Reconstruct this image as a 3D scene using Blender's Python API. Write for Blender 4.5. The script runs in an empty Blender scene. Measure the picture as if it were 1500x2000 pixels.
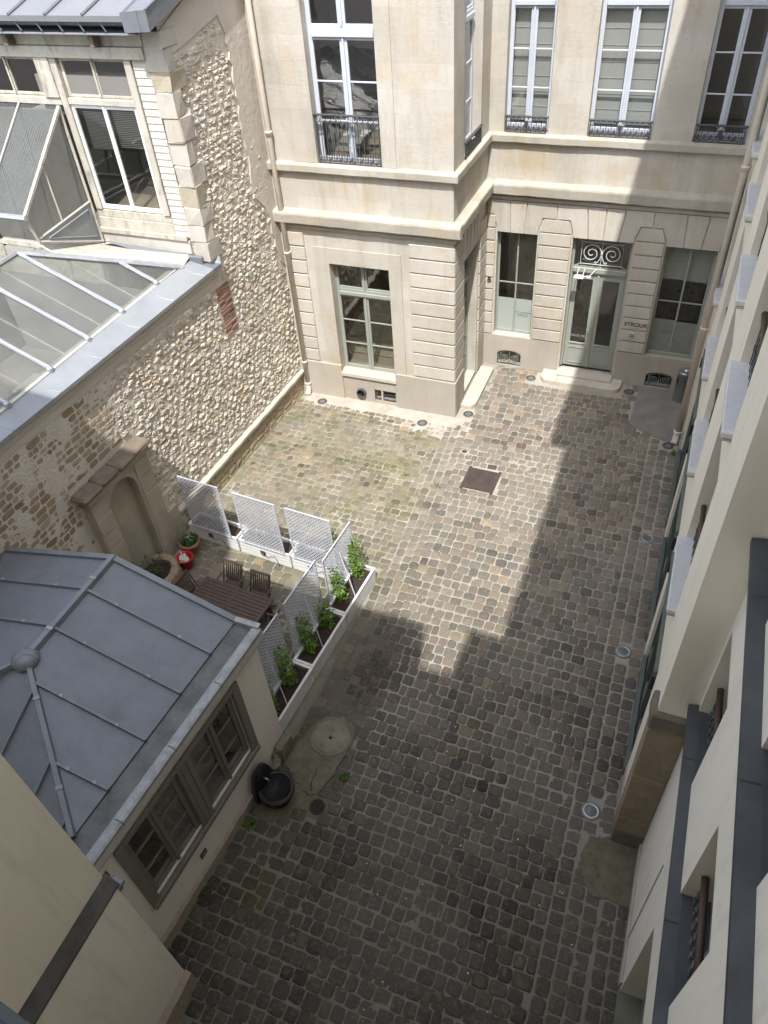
import bpy, math, random
from math import sin, cos, pi, radians as R, sqrt, hypot, atan2
from mathutils import Vector, Matrix
from mathutils.noise import noise as pnoise
random.seed(7)
rnd = random.random
def uni(a, b): return a + (b - a) * rnd()

sc = bpy.context.scene
col = sc.collection

# ------------------------------------------------------------------ camera
def cam_axes(yaw, pit, rol):
    cy, sy = cos(yaw), sin(yaw)
    f = Vector((sy * cos(pit), cy * cos(pit), sin(pit)))
    r = Vector((cy, -sy, 0)); u = r.cross(f)
    c, s = cos(rol), sin(rol)
    return r * c + u * s, u * c - r * s, f
cr, cu, cf = cam_axes(R(-24.7006), R(-43.3895), R(-4.9798))
cam = bpy.data.cameras.new('camera'); co = bpy.data.objects.new('camera', cam); col.objects.link(co)
m = Matrix(((cr.x, cu.x, -cf.x, 0), (cr.y, cu.y, -cf.y, 0), (cr.z, cu.z, -cf.z, 12.0), (0, 0, 0, 1)))
co.matrix_world = m
cam.sensor_fit = 'VERTICAL'; cam.sensor_height = 24.0; cam.lens = 24.0 * 1461.66 / 2000.0
cam.clip_start = 0.05; cam.clip_end = 800
sc.camera = co

# ------------------------------------------------------------------ light
SUNV = Vector((0.14, -0.55, 1.0)).normalized()      # towards the sun
world = bpy.data.worlds.new('World'); sc.world = world; world.use_nodes = True
nt = world.node_tree; bg = nt.nodes['Background']
sky = nt.nodes.new('ShaderNodeTexSky'); sky.sky_type = 'NISHITA'; sky.sun_disc = False
sky.sun_elevation = math.asin(SUNV.z); sky.sun_rotation = atan2(SUNV.x, SUNV.y)
sky.air_density = 1.0; sky.dust_density = 2.2; sky.ozone_density = 1.0
hs = nt.nodes.new('ShaderNodeHueSaturation'); hs.inputs['Saturation'].default_value = .50; nt.links.new(sky.outputs[0], hs.inputs['Color']); nt.links.new(hs.outputs[0], bg.inputs[0]); bg.inputs[1].default_value = 0.15
sl = bpy.data.lights.new('sun', 'SUN'); sl.energy = 2.1; sl.angle = R(0.55); sl.color = (1.0, 0.975, 0.935)
so = bpy.data.objects.new('sun', sl); col.objects.link(so)
so.rotation_mode = 'QUATERNION'; so.rotation_quaternion = SUNV.to_track_quat('Z', 'Y'); so.location = (0, 0, 40)
sc.view_settings.view_transform = 'Standard'; sc.view_settings.look = 'None'
sc.view_settings.exposure = 1.67; sc.view_settings.gamma = 1.0; sc.view_settings.use_curve_mapping = False
sc.render.engine = 'CYCLES'
cy_ = sc.cycles; cy_.max_bounces = 7; cy_.diffuse_bounces = 4; cy_.glossy_bounces = 3; cy_.transparent_max_bounces = 10
cy_.transmission_bounces = 4; cy_.caustics_reflective = False; cy_.caustics_refractive = False
cy_.use_denoising = True

# ------------------------------------------------------------------ materials
class NT:
    def __init__(s, name):
        s.m = bpy.data.materials.new(name); s.m.use_nodes = True
        s.t = s.m.node_tree; s.b = s.t.nodes['Principled BSDF']; s.out = s.t.nodes['Material Output']
        s.geo = None
    def n(s, typ, **kw):
        x = s.t.nodes.new(typ)
        for k, v in kw.items(): setattr(x, k, v)
        return x
    def l(s, a, b): s.t.links.new(a, b)
    def pos(s, sx=1, sy=1, sz=1):
        if s.geo is None: s.geo = s.n('ShaderNodeNewGeometry')
        if (sx, sy, sz) == (1, 1, 1): return s.geo.outputs['Position']
        v = s.n('ShaderNodeVectorMath', operation='MULTIPLY'); s.l(s.geo.outputs['Position'], v.inputs[0]); v.inputs[1].default_value = (sx, sy, sz)
        return v.outputs[0]
    def noise(s, scale, detail=4, rough=.55, v=None, dist=0):
        x = s.n('ShaderNodeTexNoise'); x.inputs['Scale'].default_value = scale; x.inputs['Detail'].default_value = detail
        x.inputs['Roughness'].default_value = rough; x.inputs['Distortion'].default_value = dist
        s.l(v if v is not None else s.pos(), x.inputs['Vector']); return x.outputs['Fac']
    def ramp(s, v, a, b, lo=0.0, hi=1.0):
        x = s.n('ShaderNodeMapRange'); x.inputs[1].default_value = a; x.inputs[2].default_value = b
        x.inputs[3].default_value = lo; x.inputs[4].default_value = hi; s.l(v, x.inputs[0]); return x.outputs[0]
    def math(s, op, a, b=None):
        x = s.n('ShaderNodeMath', operation=op)
        for i, q in enumerate((a, b)):
            if q is None: continue
            if isinstance(q, (int, float)): x.inputs[i].default_value = q
            else: s.l(q, x.inputs[i])
        return x.outputs[0]
    def mix(s, fac, a, b, mode='MIX'):
        x = s.n('ShaderNodeMix', data_type='RGBA', blend_type=mode)
        for i, q in ((0, fac), (6, a), (7, b)):
            if isinstance(q, (int, float)): x.inputs[i].default_value = q
            elif isinstance(q, tuple): x.inputs[i].default_value = (*q, 1)
            else: s.l(q, x.inputs[i])
        return x.outputs[2]
    def bump(s, h, dist, strength=1.0, prev=None):
        x = s.n('ShaderNodeBump'); x.inputs['Strength'].default_value = strength; x.inputs['Distance'].default_value = dist
        s.l(h, x.inputs['Height'])
        if prev is not None: s.l(prev, x.inputs['Normal'])
        return x.outputs[0]
    def facing(s, lo, hi, pw=4.0):
        x = s.n('ShaderNodeLayerWeight'); x.inputs['Blend'].default_value = .5
        return s.ramp(s.math('POWER', x.outputs['Facing'], pw), 0, 1, lo, hi)
    def fin(s, color=None, rough=None, normal=None, metal=None):
        if color is not None:
            if isinstance(color, tuple): s.b.inputs['Base Color'].default_value = (*color, 1)
            else: s.l(color, s.b.inputs['Base Color'])
        if rough is not None:
            if isinstance(rough, (int, float)): s.b.inputs['Roughness'].default_value = rough
            else: s.l(rough, s.b.inputs['Roughness'])
        if normal is not None: s.l(normal, s.b.inputs['Normal'])
        if metal is not None: s.b.inputs['Metallic'].default_value = metal
        return s.m

def simple(name, a, b=None, scale=3.0, rough=.6, bumpd=0.0, bscale=40, metal=None, grime=0.0, grimec=(.1, .09, .07), stretch=(1, 1, 1)):
    t = NT(name); b = b or tuple(c * .85 for c in a)
    c = t.mix(t.ramp(t.noise(scale, 5, .6, t.pos(*stretch)), .3, .7), a, b)
    if grime: c = t.mix(t.ramp(t.noise(scale * 2.3, 6, .7, t.pos(1, 1, .35)), .52, .72, 0, grime), c, grimec)
    nm = t.bump(t.noise(bscale, 4), bumpd) if bumpd else None
    rr = t.ramp(t.noise(scale * 3, 3), .3, .7, max(0, rough - .08), min(1, rough + .08))
    return t.fin(c, rr, nm, metal)

def facade_stone(name, c1, c2, joints=True, jh=.46, jw=1.15, stain=.9):
    t = NT(name)
    c = t.mix(t.ramp(t.noise(.55, 5, .6), .35, .68), c1, c2)
    c = t.mix(t.ramp(t.noise(1.3, 5, .65), .50, .70, 0, .62 * stain), c, (.44, .36, .24))       # ochre bloom
    c = t.mix(t.ramp(t.noise(2.2, 6, .7, t.pos(1, 1, .16)), .50, .74, 0, .62 * stain), c, (.30, .28, .245))   # grey run-off streaks
    c = t.mix(t.ramp(t.noise(9, 6, .7), .55, .75, 0, .42 * stain), c, (.33, .30, .25))
    sp = t.noise(130, 2, .5)
    c = t.mix(t.ramp(sp, .62, .74, 0, .35), c, (.28, .24, .19))
    h = t.noise(14, 6, .6)
    nm = t.bump(h, .010, .7); nm = t.bump(t.noise(160, 3), .0022, .8, nm)
    if joints:
        sx = t.n('ShaderNodeSeparateXYZ'); t.l(t.pos(), sx.inputs[0])
        cb = t.n('ShaderNodeCombineXYZ'); t.l(t.math('ADD', sx.outputs[0], sx.outputs[1]), cb.inputs[0]); t.l(sx.outputs[2], cb.inputs[1])
        br = t.n('ShaderNodeTexBrick'); t.l(cb.outputs[0], br.inputs['Vector'])
        br.inputs['Scale'].default_value = 1; br.inputs['Mortar Size'].default_value = .0035; br.inputs['Mortar Smooth'].default_value = .3
        br.inputs['Brick Width'].default_value = jw; br.inputs['Row Height'].default_value = jh
        br.inputs['Color1'].default_value = (.84, .835, .82, 1); br.inputs['Color2'].default_value = (1, 1, 1, 1); br.inputs['Mortar'].default_value = (.74, .70, .66, 1)
        c = t.mix(.6, c, br.outputs['Color'], 'MULTIPLY')
    if not joints:
        oi = t.n('ShaderNodeObjectInfo'); c = t.mix(1.0, c, t.mix(oi.outputs['Random'], (.86, .855, .84), (1.0, .985, .965)), 'MULTIPLY')
    else:
        # long ochre and grey runs under the two window sills
        sx = t.n('ShaderNodeSeparateXYZ'); t.l(t.pos(), sx.inputs[0]); stn = t.ramp(t.noise(5.5, 5, .7, t.pos(1, 1, .10)), .42, .62)
        def band(o, a, b, w): return t.math('MULTIPLY', t.ramp(o, a - w, a + w), t.ramp(o, b + w, b - w))
        for (xa, xb, za, zb, cc, st) in ((-7.75, -6.75, 5.3, 6.15, (.40, .30, .17), .75), (-4.6, -3.35, 5.35, 6.15, (.40, .32, .20), .8), (-6.2, -5.4, 8.3, 10.5, (.40, .34, .24), .55), (-2.2, .6, 5.2, 5.75, (.42, .35, .25), .5)):
            mk = t.math('MULTIPLY', band(sx.outputs[0], xa, xb, .16), band(sx.outputs[2], za, zb, .14)); mk = t.math('MULTIPLY', t.math('MULTIPLY', mk, stn), st); c = t.mix(mk, c, cc)
    return t.fin(c, .88, nm)

def tone_mat(name, bump1, b1s, bump2, b2s, rough=.8, var=.35, moss=0.0, spec=.3, light=(.42, .36, .27), ochre=0.0):
    """stones coloured one by one through the attribute tone"""
    t = NT(name)
    a = t.n('ShaderNodeAttribute'); a.attribute_name = 'tone'; c = a.outputs['Color']
    n1 = t.noise(b1s * .5, 6, .65)
    c = t.mix(t.ramp(n1, .35, .7, 0, var), c, (.10, .08, .06))
    c = t.mix(t.ramp(t.noise(b1s * 1.7, 5, .7), .55, .75, 0, var), c, light)
    if ochre: c = t.mix(t.ramp(t.noise(6.5, 4, .7, dist=.6), .56, .74, 0, ochre), c, (.30, .21, .11)); c = t.mix(t.ramp(t.noise(38, 3, .7), .60, .70, 0, .5), c, (.05, .045, .04))
    if moss: c = t.mix(t.ramp(t.noise(1.1, 5, .65), .50, .66, 0, moss), c, (.085, .095, .030))
    nm = t.bump(t.noise(b1s, 6, .65), bump1); nm = t.bump(t.noise(b2s, 4, .6), bump2, 1, nm)
    t.b.inputs['Specular IOR Level'].default_value = spec
    return t.fin(c, t.ramp(t.noise(5, 3), .3, .7, rough - .12, rough + .1), nm)

def glass_mat(name, tint=(.93, .94, .94), ior=1.75, rough=.015):
    t = NT(name); t.t.nodes.remove(t.b)
    g = t.n('ShaderNodeBsdfGlossy'); g.inputs['Roughness'].default_value = rough; g.inputs['Color'].default_value = (1, 1, 1, 1)
    tr = t.n('ShaderNodeBsdfTransparent'); tr.inputs['Color'].default_value = (*tint, 1)
    f_ = t.facing(((ior - 1) / (ior + 1)) ** 2 * 1.3, .95, 3.2)
    nm = t.bump(t.noise(1.8, 2), .007, .5); t.l(nm, g.inputs['Normal'])
    mx = t.n('ShaderNodeMixShader'); t.l(f_, mx.inputs[0]); t.l(tr.outputs[0], mx.inputs[1]); t.l(g.outputs[0], mx.inputs[2])
    t.l(mx.outputs[0], t.out.inputs[0]); return t.m

def add_drips(key, dark, st):
    m_ = MAT[key]; nt_ = m_.node_tree; b_ = nt_.nodes['Principled BSDF']; src = b_.inputs['Base Color'].links[0].from_socket
    geo = nt_.nodes.new('ShaderNodeNewGeometry'); vm = nt_.nodes.new('ShaderNodeVectorMath'); vm.operation = 'MULTIPLY'; vm.inputs[1].default_value = (1, 1, .07); nt_.links.new(geo.outputs['Position'], vm.inputs[0])
    nz = nt_.nodes.new('ShaderNodeTexNoise'); nz.inputs['Scale'].default_value = 7; nz.inputs['Detail'].default_value = 6; nz.inputs['Roughness'].default_value = .7; nt_.links.new(vm.outputs[0], nz.inputs['Vector'])
    mr = nt_.nodes.new('ShaderNodeMapRange'); mr.inputs[1].default_value = .54; mr.inputs[2].default_value = .72; mr.inputs[4].default_value = st; nt_.links.new(nz.outputs['Fac'], mr.inputs[0])
    mx = nt_.nodes.new('ShaderNodeMix'); mx.data_type = 'RGBA'; nt_.links.new(mr.outputs[0], mx.inputs[0]); nt_.links.new(src, mx.inputs[6]); mx.inputs[7].default_value = (*dark, 1); nt_.links.new(mx.outputs[2], b_.inputs['Base Color'])

def poly_mat(name, axis='y', dense=.5, col_=(.52, .53, .50), period=.035):
    """ribbed twin-wall plastic sheet"""
    t = NT(name); t.t.nodes.remove(t.b)
    d = t.n('ShaderNodeBsdfDiffuse'); tr = t.n('ShaderNodeBsdfTransparent'); g = t.n('ShaderNodeBsdfGlossy'); tl = t.n('ShaderNodeBsdfTranslucent')
    sx = t.n('ShaderNodeSeparateXYZ'); t.l(t.pos(), sx.inputs[0])
    w = t.math('SINE', t.math('MULTIPLY', sx.outputs['xyz'.index(axis)], 2 * pi / period))
    dirt = t.ramp(t.noise(1.5, 5, .65), .35, .7, 0, 1)
    c = t.mix(dirt, col_, (.13, .125, .11)); t.l(c, d.inputs[0]); t.l(c, tl.inputs[0])
    tr.inputs[0].default_value = (.80, .83, .80, 1); g.inputs['Roughness'].default_value = .3
    a1 = t.n('ShaderNodeMixShader'); a1.inputs[0].default_value = .35; t.l(d.outputs[0], a1.inputs[1]); t.l(tl.outputs[0], a1.inputs[2])
    a = t.n('ShaderNodeMixShader'); t.l(t.math('ADD', t.ramp(w, -1, 1, dense - .18, dense + .10), t.ramp(dirt, 0, 1, -.05, .15)), a.inputs[0])
    t.l(tr.outputs[0], a.inputs[1]); t.l(a1.outputs[0], a.inputs[2])
    f_ = t.facing(.04, .6, 3.5)
    nm = t.bump(w, .004, .6); t.l(nm, g.inputs['Normal'])
    b = t.n('ShaderNodeMixShader'); t.l(f_, b.inputs[0]); t.l(a.outputs[0], b.inputs[1]); t.l(g.outputs[0], b.inputs[2])
    t.l(b.outputs[0], t.out.inputs[0]); return t.m

def ground_mat():
    t = NT('paving_mortar')
    c = t.mix(t.ramp(t.noise(1.2, 5, .6), .3, .7), (.40, .375, .325), (.29, .27, .225))
    c = t.mix(t.ramp(t.noise(25, 5, .7), .4, .7, 0, .4), c, (.17, .15, .12))
    sx = t.n('ShaderNodeSeparateXYZ'); t.l(t.pos(), sx.inputs[0])
    c = t.mix(t.ramp(t.math('ADD', sx.outputs[1], t.ramp(t.noise(.5, 4), 0, 1, -2, 2)), 10.5, 4.0, 0, .55), c, (.15, .14, .115))  # painted shade: joints darken toward the near end of the yard
    # moss grows in the old paving along the rubble wall and by the garden house
    left = t.ramp(t.math('ADD', sx.outputs[0], t.ramp(t.noise(.8, 4), 0, 1, -1.4, 1.4)), -3.6, -5.6, 0, 1)
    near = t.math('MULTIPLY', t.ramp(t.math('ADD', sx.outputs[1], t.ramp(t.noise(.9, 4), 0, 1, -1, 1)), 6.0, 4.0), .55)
    mo = t.math('MULTIPLY', t.math('MAXIMUM', left, near), t.ramp(t.noise(1.7, 6, .7), .38, .62))
    c = t.mix(t.math('MULTIPLY', mo, .75), c, (.10, .12, .028))
    c = t.mix(t.math('MULTIPLY', near, .35), c, (.10, .095, .05))  # near joints darkened further, shade put into the mortar colour
    st = t.math('MULTIPLY', t.math('MULTIPLY', t.ramp(sx.outputs[0], -4.9, -4.6), t.ramp(t.math('ADD', sx.outputs[0], t.ramp(t.noise(2.5, 4), 0, 1, -.4, .4)), -3.4, -3.75)), t.math('MULTIPLY', t.ramp(sx.outputs[1], 4.4, 4.9), t.ramp(sx.outputs[1], 8.9, 8.0)))
    c = t.mix(t.math('MULTIPLY', st, .8), c, (.045, .04, .034))
    nm = t.bump(t.noise(30, 6, .7), .014)
    return t.fin(c, .9, nm)

MAT = {}
MAT['facade'] = facade_stone('limestone_ashlar', (.52, .495, .45), (.44, .41, .36), stain=1.0)
MAT['block'] = facade_stone('limestone_block', (.52, .495, .45), (.45, .42, .375), joints=False)
MAT['string'] = facade_stone('limestone_string', (.49, .465, .415), (.33, .31, .265), joints=False, stain=1.2)
MAT['plinth'] = facade_stone('limestone_plinth', (.44, .405, .36), (.36, .33, .29), joints=False)
MAT['darkstone'] = simple('weathered_dark_stone', (.12, .10, .08), (.20, .165, .125), 4, .9, .01, 30)
MAT['pierstone'] = simple('pier_stone', (.30, .24, .165), (.22, .175, .12), 2.5, .9, .008, 25, grime=.5, grimec=(.14, .12, .08))
MAT['niche'] = facade_stone('niche_stone', (.46, .41, .32), (.33, .285, .215), True, .33, .6, stain=1.2)
MAT['mortar'] = simple('wall_mortar', (.62, .575, .50), (.54, .495, .425), 2.2, .95, .03, 16, grime=.22, grimec=(.38, .34, .28))
MAT['plaster'] = simple('old_plaster', (.56, .51, .45), (.48, .43, .37), 1.5, .95, .012, 9, grime=.3, grimec=(.36, .31, .25))
MAT['rubble'] = tone_mat('rubble_stone', .026, 17, .009, 60, .92, .10, light=(.62, .58, .51))
MAT['cobble'] = tone_mat('cobble_stone', .020, 13, .007, 60, .78, .42, spec=.3, light=(.36, .33, .28), ochre=.45)
MAT['cobblemoss'] = tone_mat('mossy_cobble_stone', .018, 13, .007, 60, .88, .35, moss=.55, light=(.36, .33, .27), ochre=.3)
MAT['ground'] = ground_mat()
MAT['earth'] = simple('outer_ground', (.12, .11, .1), (.09, .085, .08), 1, .9)
MAT['slab'] = simple('stone_slab', (.22, .20, .155), (.14, .13, .095), 3, .85, .008, 24, grime=.7, grimec=(.075, .08, .04))
MAT['mosslab'] = simple('mossy_slab', (.155, .145, .10), (.085, .085, .05), 3.5, .85, .014, 12, grime=.8, grimec=(.04, .048, .02))
MAT['step'] = simple('step_stone', (.52, .48, .41), (.42, .385, .32), 2.5, .8, .004, 30, grime=.3, grimec=(.28, .25, .2))
MAT['cementband'] = simple('cement_band', (.42, .385, .335), (.30, .275, .235), 2.2, .9, .008, 20, grime=.5, grimec=(.2, .19, .12))
MAT['roofzinc'] = simple('studio_roof_zinc', (.19, .19, .205), (.16, .165, .18), 1.2, .55, .002, 4, metal=.1)
MAT['asphalt'] = simple('cement_patch', (.23, .22, .20), (.165, .158, .145), 2.5, .9, .006, 40, grime=.4, grimec=(.12, .115, .10))
MAT['cream'] = simple('cream_render', (.81, .755, .635), (.76, .70, .58), 1.0, .9, .012, 2.5, grime=.22, grimec=(.50, .45, .36), stretch=(1, 1, .2))
MAT['cream2'] = simple('pale_cream_render', (.81, .765, .665), (.76, .71, .61), .9, .9, .012, 2.5, grime=.25, grimec=(.46, .42, .35), stretch=(1, 1, .15))
MAT['pink'] = simple('pinkish_render', (.78, .72, .645), (.73, .67, .60), 1.2, .9, .010, 3, grime=.2, grimec=(.45, .40, .34), stretch=(1, 1, .3))
MAT['taupe_pl'] = simple('taupe_plinth', (.40, .32, .26), (.31, .25, .20), 5, .9, .010, 18, grime=.5, grimec=(.18, .155, .10))
MAT['zinc'] = simple('zinc_sheet', (.180, .190, .212), (.145, .155, .175), 2.2, .5, .012, 1.6, metal=.2, grime=.45, grimec=(.11, .115, .12))
MAT['zincpale'] = simple('pale_zinc_sheet', (.27, .285, .305), (.22, .235, .255), 1.6, .5, .004, 3, metal=.15, grime=.3, grimec=(.17, .17, .17))
MAT['zincdark'] = simple('dark_zinc_gutter', (.070, .068, .062), (.14, .138, .135), 3.0, .5, .005, 5, metal=.15, grime=.5, grimec=(.05, .045, .035))
MAT['batten'] = simple('zinc_batten', (.16, .17, .18), (.20, .215, .23), 3, .5, metal=.3)
MAT['lead'] = simple('dark_lead_ledge', (.072, .075, .080), (.052, .055, .060), 2.5, .6, .006, 4, metal=.1, grime=.5, grimec=(.038, .038, .036))
MAT['rim'] = simple('worn_zinc_rim', (.36, .37, .37), (.22, .23, .24), 6, .6, metal=.2, grime=.5, grimec=(.12, .12, .10))
MAT['whiteframe'] = simple('blue_white_paint', (.52, .555, .62), (.47, .505, .57), 2, .5)
MAT['white'] = simple('white_paint', (.78, .79, .78), (.72, .73, .73), 3, .5)
MAT['planter'] = simple('white_planter_board', (.68, .68, .67), (.60, .60, .60), 3, .55, grime=.3, grimec=(.36, .34, .29))
MAT['lattice'] = simple('lattice_paint', (.50, .515, .56), (.44, .455, .50), 3, .55, grime=.2, grimec=(.3, .3, .3))
MAT['sage'] = simple('sage_paint', (.29, .31, .27), (.26, .28, .245), 2, .5, grime=.12, grimec=(.2, .2, .17))
MAT['green'] = simple('dark_green_paint', (.10, .125, .11), (.08, .10, .09), 2, .5)
MAT['taupe'] = simple('taupe_paint', (.20, .18, .15), (.165, .148, .122), 3, .6, .002, 40, grime=.3, grimec=(.11, .10, .08), stretch=(1, 1, .2))
MAT['iron'] = simple('grey_iron', (.085, .09, .10), (.065, .068, .078), 6, .5, metal=.3)
MAT['irongreen'] = simple('grey_green_iron', (.20, .215, .19), (.16, .17, .15), 6, .55)
MAT['ironwhite'] = simple('pale_iron', (.55, .57, .55), (.45, .47, .45), 6, .5)
MAT['rust'] = simple('rusty_iron', (.085, .062, .055), (.065, .05, .045), 8, .75, .003, 60, metal=.3)
MAT['black'] = simple('black_cast_iron', (.012, .012, .013), (.018, .018, .02), 5, .42, .002, 40)
MAT['void'] = simple('dark_void', (.012, .012, .012), (.01, .01, .01), 2, .9)
MAT['brown'] = simple('brown_wood_rail', (.085, .045, .03), (.06, .034, .025), 8, .6, stretch=(1, 6, 1))
MAT['teak'] = simple('dark_stained_wood', (.080, .052, .040), (.058, .037, .029), 7, .6, .002, 60, grime=.25, grimec=(.11, .08, .06))
MAT['oldwood'] = simple('peeling_painted_wood', (.50, .48, .42), (.38, .35, .29), 3, .85, .006, 30, grime=.75, grimec=(.17, .14, .11), stretch=(1, 1, .5))
MAT['board'] = simple('weather_board', (.52, .50, .46), (.43, .41, .37), 4, .85, .004, 40, grime=.3, grimec=(.30, .27, .23))
MAT['pipe'] = simple('beige_pipe', (.64, .575, .495), (.57, .51, .43), 3, .6, grime=.3, grimec=(.36, .29, .22))
MAT['terracotta'] = simple('terracotta', (.38, .17, .09), (.30, .135, .075), 5, .8, grime=.35, grimec=(.45, .33, .22))
MAT['red'] = simple('red_plastic', (.42, .015, .03), (.36, .012, .025), 3, .4)
MAT['paper'] = simple('crumpled_paper', (.62, .60, .52), (.45, .43, .36), 9, .9)
MAT['soil'] = simple('potting_soil', (.045, .028, .02), (.028, .018, .014), 20, .95, .02, 60)
MAT['stem'] = simple('plant_stem', (.07, .09, .03), (.06, .05, .03), 5, .7)
MAT['foil'] = simple('silver_tape', (.42, .435, .46), (.33, .345, .37), 9, .38, .006, 25, metal=.5)
MAT['room'] = simple('room_walls', (.20, .19, .175), (.16, .15, .14), 1, .8)
MAT['roomlight'] = simple('pale_room_walls', (.42, .42, .40), (.36, .36, .34), 1, .8)
MAT['floorwood'] = simple('room_floor', (.20, .17, .12), (.14, .12, .09), 2, .5)
MAT['blind'] = simple('roller_blind', (.36, .37, .345), (.32, .33, .31), 1, .9)
MAT['frost'] = simple('frosted_film', (.36, .39, .37), (.33, .36, .34), .8, .35)
MAT['darkfilm'] = simple('black_panel', (.014, .014, .017), (.01, .01, .012), 2, .35)
MAT['letter'] = simple('black_letters', (.012, .012, .014), (.015, .015, .017), 3, .4)
MAT['manhole'] = simple('rusty_manhole', (.085, .062, .055), (.06, .045, .04), 6, .7, .004, 50, metal=.3)
MAT['steel'] = simple('satin_steel', (.42, .43, .42), (.34, .35, .34), 6, .35, metal=.8)
MAT['lens'] = simple('lamp_glass', (.16, .18, .19), (.09, .105, .115), 9, .12)
MAT['bin'] = simple('bin_grey', (.135, .14, .13), (.115, .12, .11), 3, .45)
MAT['sillwhite'] = simple('chipped_white_sill', (.56, .56, .565), (.50, .50, .51), 5, .6, .003, 40, grime=.2, grimec=(.12, .11, .1))
MAT['intercom'] = simple('intercom_plate', (.42, .46, .40), (.36, .40, .35), 8, .35, metal=.4)
MAT['blue'] = simple('dark_teal_rail', (.022, .045, .055), (.018, .036, .045), 4, .4)
for k_ in ('cream', 'cream2', 'pink'): add_drips(k_, (.48, .43, .35), .32)
MAT['glass'] = glass_mat('window_glass')
MAT['glassgreen'] = glass_mat('greenish_window_glass', (.84, .87, .83), 1.9)
MAT['poly'] = poly_mat('ribbed_plastic_roof', 'y', .36, (.27, .275, .27))
MAT['polyx'] = poly_mat('ribbed_plastic_side', 'y', .30, (.30, .29, .26), .04)
MAT['polyc'] = poly_mat('ribbed_plastic_lean', 'x', .30, (.30, .32, .33), .06)
def leaf_mat(name, a, b):
    t = NT(name); oi = t.n('ShaderNodeAttribute'); oi.attribute_name = 'tone'
    c = t.mix(t.ramp(t.noise(18, 2), .35, .65), a, b); c = t.mix(1.0, c, oi.outputs['Color'], 'MULTIPLY')
    t.b.inputs['Transmission Weight'].default_value = 0
    t.fin(c, .45)
    tl = t.n('ShaderNodeBsdfTranslucent'); t.l(c, tl.inputs[0]); mx = t.n('ShaderNodeMixShader'); mx.inputs[0].default_value = .35
    t.l(t.b.outputs[0], mx.inputs[1]); t.l(tl.outputs[0], mx.inputs[2]); t.l(mx.outputs[0], t.out.inputs[0]); return t.m
MAT['leaf'] = leaf_mat('vine_leaf', (.15, .26, .035), (.08, .17, .02))
MAT['leafdark'] = leaf_mat('pot_leaf', (.04, .11, .02), (.025, .07, .015))
MAT['petal'] = simple('white_petal', (.75, .75, .68), None, 5, .6)

# ------------------------------------------------------------------ mesh helper
WORLD = (Vector((0, 0, 0)), Vector((1, 0, 0)), Vector((0, 1, 0)), Vector((0, 0, 1)))
ZV = Vector((0, 0, 1))
def fr_south(y, x0=0.0): return (Vector((x0, y, 0)), Vector((1, 0, 0)), ZV, Vector((0, -1, 0)))      # u=x, v=z, n towards the camera
def fr_east(x, y0=0.0): return (Vector((x, y0, 0)), Vector((0, 1, 0)), ZV, Vector((1, 0, 0)))         # u=y, n=+x
def fr_west(x, y0=0.0): return (Vector((x, y0, 0)), Vector((0, -1, 0)), ZV, Vector((-1, 0, 0)))      # u=-y, n=-x

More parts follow.
